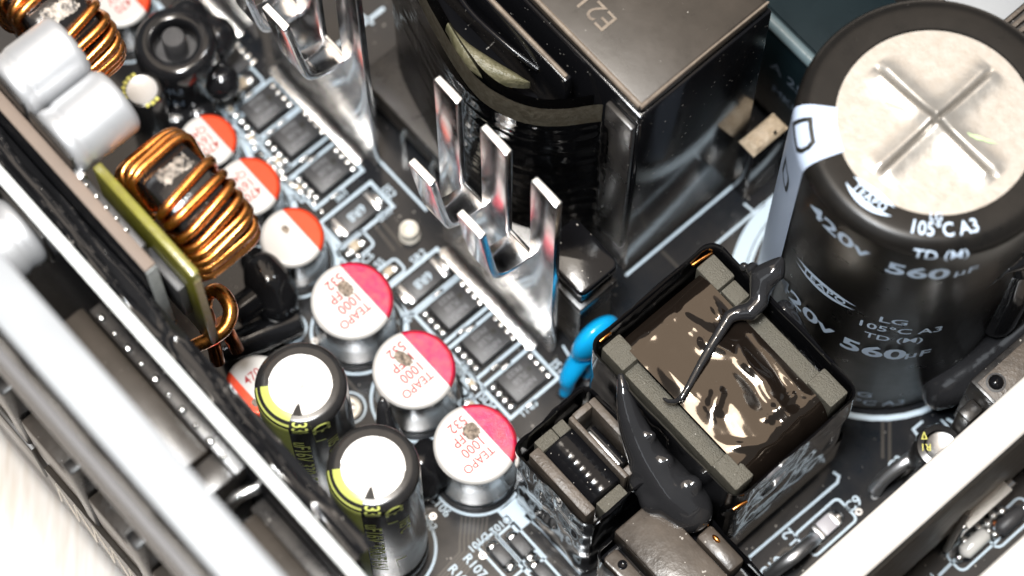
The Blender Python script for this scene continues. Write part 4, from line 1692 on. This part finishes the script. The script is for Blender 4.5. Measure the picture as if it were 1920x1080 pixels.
pb = thing('connector_board', 'upright connector board with bright white top edge across the lower left', 'circuit board', (0, -4.5, 0))
box('sheet', 'board_face', pb, -7.5, 6, -4.60, -4.46, .05, 5.47, .01)
box('top_edge', 'board_edge_white', pb, -7.5, 6, -4.597, -4.463, 5.472, 5.5, .006)
box('header_strip', 'black_plastic', pb, -1.35, 1.05, -4.74, -4.60, 4.2, 5.15, .01)
for k in range(10):
    x = -1.2 + .225 * k
    MB().ball((x, -4.70, 5.16), .05 if k % 2 == 0 else .032, 2, (1.1, .9, .8)).build('solder_dot', 'solder', pb, smooth=60)
for k in range(9):
    x = -2.2 + .46 * k + random.uniform(-.1, .1)
    MB().ball((x, -4.455, 5.35), .03, 1).build('solder_dot', 'solder', pb, smooth=60)
MB().tube([(-2.05, -4.46, 5.3), (-1.98, -4.40, 5.32)], .035, 8).build('pin', 'solder', pb, smooth=80)

cn = thing('connector_block', 'long dusty brown connector housing behind the grey case flange', 'connector', (0, -5, 0))
box('housing', 'dusty_top', cn, -1.5, .62, -5.22, -4.75, 3.2, 5.0, .03)
box('latch', 'black_plastic', cn, .66, 1.02, -5.22, -4.62, 3.2, 5.0, .03)
cn2 = thing('connector_block', 'connector housing with bare silver tab low beside the white edged board', 'connector', (2, -5, 0))
box('housing', 'dusty_top', cn2, 1.42, 3.4, -5.22, -4.80, 3.2, 4.9, .03)
MB().tube([(1.16, -5.05, 4.8), (1.2, -4.85, 5.0), (1.24, -4.62, 4.95)], .07, 10).build('tab', 'solder', cn2, smooth=80)
box('strap', 'black_plastic', cn2, 1.30, 3.6, -4.80, -4.61, 3.2, 4.7, .02)

# silver capacitors lying on the daughterboard


def silver_can(label, r=.40, ln=.86):
    t = thing('silver_capacitor', label, 'capacitor', (0, 0, 0), 'silver painted capacitors lying on their sides')
    pr = [(0, 0), (r * .86, 0), (r * .95, .02), (r, .06), (r, .12), (r * .975, .15), (r * .95, .19), (r * .975, .225), (r, .26), (r, ln - .10)]
    for k in range(1, 8):
        a = pi / 2 * k / 7
        pr.append((r - .10 + .10 * cos(a), ln - .10 + .10 * sin(a)))
    pr.append((0, ln))
    mb = MB().lathe((0, 0, 0), pr, 72, axis='y', cap=False)
    mb.build('can', 'silver_paint', t, smooth=60)
    box('base_plate', 'black_plastic', t, -.36, .36, -.05, -.002, -.36, .36, .03)
    return t


s0 = silver_can('matt silver capacitor lying on its side, the one touching the copper toroid')
s0.location = (-2.93, -3.87, 5.42)
s1 = dup(s0, (-3.75, -3.87, 5.44), 'matt silver capacitor lying on its side, between its twin and the far toroid')
s2 = dup(s0, (-2.62, -4.64, 4.95), 'silver capacitor lying on its side against the white edged board at the left edge', rotz=pi)
s2.scale = (1.05,) * 3

# ------------------------------------------------------------------ round black parts at the far end
bd = thing('coil_drum', 'round black drum with grey hub in its centre hole at the far end', 'inductor', (-4.75, -1.3, 0))
c = P(326, 75, 1.6)
MB().lathe((c.x, c.y, 0), [(.48, .02), (.52, .1), (.52, 1.35), (.50, 1.50), (.46, 1.56), (.31, 1.58), (.29, 1.56), (.27, 1.50), (.26, 1.25)], 56, cap=False).build('shell', 'glue_black', bd, smooth=60)
MB().lathe((c.x, c.y, 0), [(.26, 1.25), (.15, 1.25), (.15, 1.66), (.13, 1.69), (0, 1.69)], 40, cap=False).build('hub', 'ic_black', bd, smooth=40)
for s, px, py, zz in (('HU', 318, 108, 1.2), ('1N', 330, 128, .85)):
    me = text_mesh(s, .22, .012)
    wrap_mesh('lettering', me, 'blue_ink_print', bd, lambda x, y, zz=zz: Vector((c.x + .526 * cos(ADN - .1 + x / .56), c.y + .526 * sin(ADN - .1 + x / .56), zz + y)), 1.0, .06)
silk_ring(c.x + .03, c.y + .02, .66, .06)
blob('glue_lump', 'glue_black', [(c.x + .5, c.y - .2, .4, .3), (c.x + .35, c.y - .45, .35, .3), (c.x + .1, c.y + .5, 1.1, .3), (c.x - .3, c.y + .4, 1.2, .28), (c.x + .5, c.y + .25, .8, .25)], 'black glue lump round the foot of the round black drum', 'glue', .04, 12)
c = P(266, 168, 1.5)
yc = thing('small_capacitor', 'small black capacitor with yellow lettering and white top behind the silver cans', 'capacitor', (c.x, c.y, 0))
MB().lathe((c.x, c.y, 0), [(.24, .02), (.26, .06), (.26, 1.42), (.23, 1.49), (.19, 1.50)], 40, cap=False).build('sleeve', 'sleeve_black', yc, smooth=50)
MB().lathe((c.x, c.y, 0), [(.195, 1.50), (.17, 1.492), (0, 1.49)], 40, cap=False).build('vent_disc', 'disc_white', yc, smooth=50)
for k in range(9):
    a = ADN + R(-150 + 18 * k) + (1.1 if k > 5 else 0)
    x, y = c.x + .225 * cos(a), c.y + .225 * sin(a)
    box('yellow_mark', 'yellow_ink', yc, x - .025, x + .025, y - .025, y + .025, 1.49, 1.503)
c = P(1762, 835, 1.3)
yd = thing('small_capacitor', 'small black capacitor with yellow mark and scored grey top half under the cream bar', 'capacitor', (c.x, c.y, 0))
MB().lathe((c.x, c.y, 0), [(.27, .02), (.29, .06), (.29, 1.2), (.26, 1.28), (.185, 1.30)], 44, cap=False).build('sleeve', 'sleeve_black', yd, smooth=50)
MB().lathe((c.x + .03, c.y, 0), [(.19, 1.302), (.17, 1.29), (0, 1.285)], 40, cap=False).build('vent_disc', 'tin', yd, smooth=50)
text_on('lettering', 'R1', .12, 'yellow_ink', yd, P(1736, 838, 1.305), (RGT * -1).normalized(), Vector((-FWD.x, -FWD.y, 0)), .01)
text_on('lettering', 'Δ', .12, 'yellow_ink', yd, P(1733, 818, 1.305), RGT, FWD, .01)

# wire jumpers by the cream bar
for k, (pts, lab) in enumerate((([(1440, 1080, .1), (1465, 1060, .35), (1490, 1042, .45), (1515, 1020, .35), (1528, 1010, .12)], 'arched silver wire jumper beside the L2 print'),
                                ([(1640, 920, .1), (1660, 895, .3), (1700, 865, .5), (1730, 850, .4), (1745, 845, .2)], 'arched silver wire jumper beside the small yellow marked capacitor'))):
    q = spline([P(*a) for a in pts], 8)
    o = MB().tube(q, .085, 14).build('wire_jumper', 'wire_tin', None, smooth=80)
    tag(o, lab, 'wire', 'silver wire jumpers')

# ------------------------------------------------------------------ heatsink bar on the right, and what stands beyond it
hb = thing('heatsink_bar', 'thick cream topped upright metal bar crossing the lower right corner', 'heatsink', (5.6, 1, 0))
zb = 3.05
bx0, bx1 = 5.42, 5.90
mb = MB()
mb.box(bx0, bx1, -3.0, 5.5, zb - .32, zb)
mb.build('cream_cap', 'cream_paint', hb, bev=.05, seg=3)
box('plate', 'case_alu', hb, bx0 + .06, bx1 - .01, -3.0, 5.5, .2, zb - .323, .01)
mb = MB()
mb.grid(lambda u, v: (bx1 + .012 + 0.012 * noise.noise(Vector((u * 5, v * .8, 2))), -3 + 8.5 * u, .25 + 2.4 * v), 120, 16)
mb.build('shiny_film', 'case_alu', hb, smooth=80)
tr = thing('screwed_transistor', 'black transistor tab with round screw clamped beside the cream bar', 'transistor', (5.2, 3.4, 0))
p = P(1868, 716, 2.2)
box('tab', 'black_plastic', tr, p.x - .22, p.x + .26, p.y - .20, p.y + .9, .8, 2.15, .03)
box('tab_face', 'bobbin_dust', tr, p.x - .14, p.x + .22, p.y - .16, p.y + .8, 2.152, 2.17, .008)
MB().lathe((p.x, p.y, 2.17), [(.085, 0), (.09, .02), (.075, .045), (.04, .07), (0, .075)], 28, cap=False).build('screw', 'black_gloss', tr, smooth=70)
MB().lathe((p.x, p.y, 2.17), [(.115, 0), (.118, .012), (.095, .014)], 28, cap=False).build('washer', 'ic_black', tr, smooth=60)
box('leg', 'black_plastic', tr, p.x - .1, p.x + .1, p.y - .45, p.y - .2, .02, 1.8, .04)

sc2 = thing('silver_clip', 'flat silver clip soldered to the board beyond the cream bar', 'clip', (6.0, 2.2, 0))
a, b = P(1792, 985, .5), P(1895, 925, .5)
box('plate', 'alu', sc2, 5.93, 6.03, a.y, b.y + .1, .02, .62, .02)
box('fold', 'alu_cut', sc2, 5.88, 6.06, a.y + .04, b.y, .622, .66, .01)
for k in range(6):
    MB().ball((6.08 + .03 * (k % 2), a.y + .08 + .12 * k, .06), .075, 2, (1, .9, .7)).build('solder_joint', 'solder', sc2, smooth=70)
for k, (px, py, lab) in enumerate(((1828, 1018, 'clear oval glass part beside the silver clip'), (1895, 975, 'dark oval part with two solder dots beside the silver clip'))):
    p = P(px, py, .12)
    t = thing('glass_diode', lab, 'diode', (p.x, p.y, 0))
    mb = MB()
    mb.tube([(p.x, p.y - .22, .1), (p.x, p.y - .17, .1), (p.x, p.y + .17, .1), (p.x, p.y + .22, .1)], [.04, .1, .1, .04], 16)
    mb.build('body', 'clear_lens' if k == 0 else 'ic_black', t, smooth=60)
    for s in (-1, 1):
        MB().ball((p.x, p.y + s * .25, .05), .06, 2).build('end_cap', 'solder', t, smooth=80)
    silk_rect(p.x - .15, p.x + .15, p.y - .34, p.y + .34, .03, .08)
MB().tube([P(1812, 960, .9), P(1790, 1000, .5), P(1775, 1030, .05)], .05, 8).build('support_leg', 'case_alu', sc2, smooth=70)
strip([P(1760, 1080, 0), P(1800, 1040, 0), P(1850, 1000, 0)], .04)
silk_text('C1', 1745, 1090, .18, 'y')
p = P(1867, 992, .05)
MB().lathe((p.x, p.y, 0), [(.1, .004), (.1, .03), (.05, .03), (.045, .004)], 24, cap=False).build('ring', 'copper_dark', sc2, smooth=60)

# ------------------------------------------------------------------ metal case
cs = thing('case', 'grey metal power supply case with pale bent flange along the lower left', 'case', (0, 0, 0))
# flange and outer wall on the left
box('flange', 'white_paint', cs, -9, 12, -5.80, -5.33, 7.93, 8.0, .03)
box('inner_wall', 'black_plastic', cs, -9, 12, -5.74, -5.66, 2.4, 7.92)  # black colour stands in for the shadow line under the flange
box('outer_panel', 'grey_paint', cs, -9, 12, -5.93, -5.83, 5.9, 7.0, .02)
for xa, xb in ((-2.62, -1.72), (-1.46, -.50), (-.28, .55), (.82, 2.0)):
    box('socket_ledge', 'dusty_bar', cs, xa, xb, -5.92, -5.45, 2.3, 3.5, .03)
for xa, xb in ((-1.70, -1.48), (-.48, -.30), (.57, .80)):
    box('socket_rim', 'black_plastic', cs, xa, xb, -5.96, -5.55, 2.0, 4.4, .04)
box('lower_panel', 'grey_paint', cs, -9, 12, -5.90, -5.82, -.6, 2.29, .01)
box('label_plate', 'dusty_top', cs, -1.25, 4.2, -5.985, -5.905, 1.1, 2.35, .01)
box('label_plate', 'dusty_top', cs, -3.6, -1.42, -5.985, -5.905, 1.5, 2.6, .01)
for k in range(16):
    x = -1.2 + .33 * k
    MB().tube([(x, -5.99, 1.14), (x + .165, -5.99, 2.3), (x + .33, -5.99, 1.14)], .014, 5).build('zigzag_line', 'alu_cut', cs)
box('floor_pan', 'case_floor', cs, -9.4, 12, -5.78, 9.5, -.8, -.7)
# near flange on the inlet side, cut by the corner
box('inlet_flange', 'cream_paint', cs, 6.85, 7.7, -2, 7, 4.6, 4.68, .03)
box('inlet_wall', 'case_alu', cs, 7.6, 7.68, -2, 7, -.7, 4.58)
# far end wall
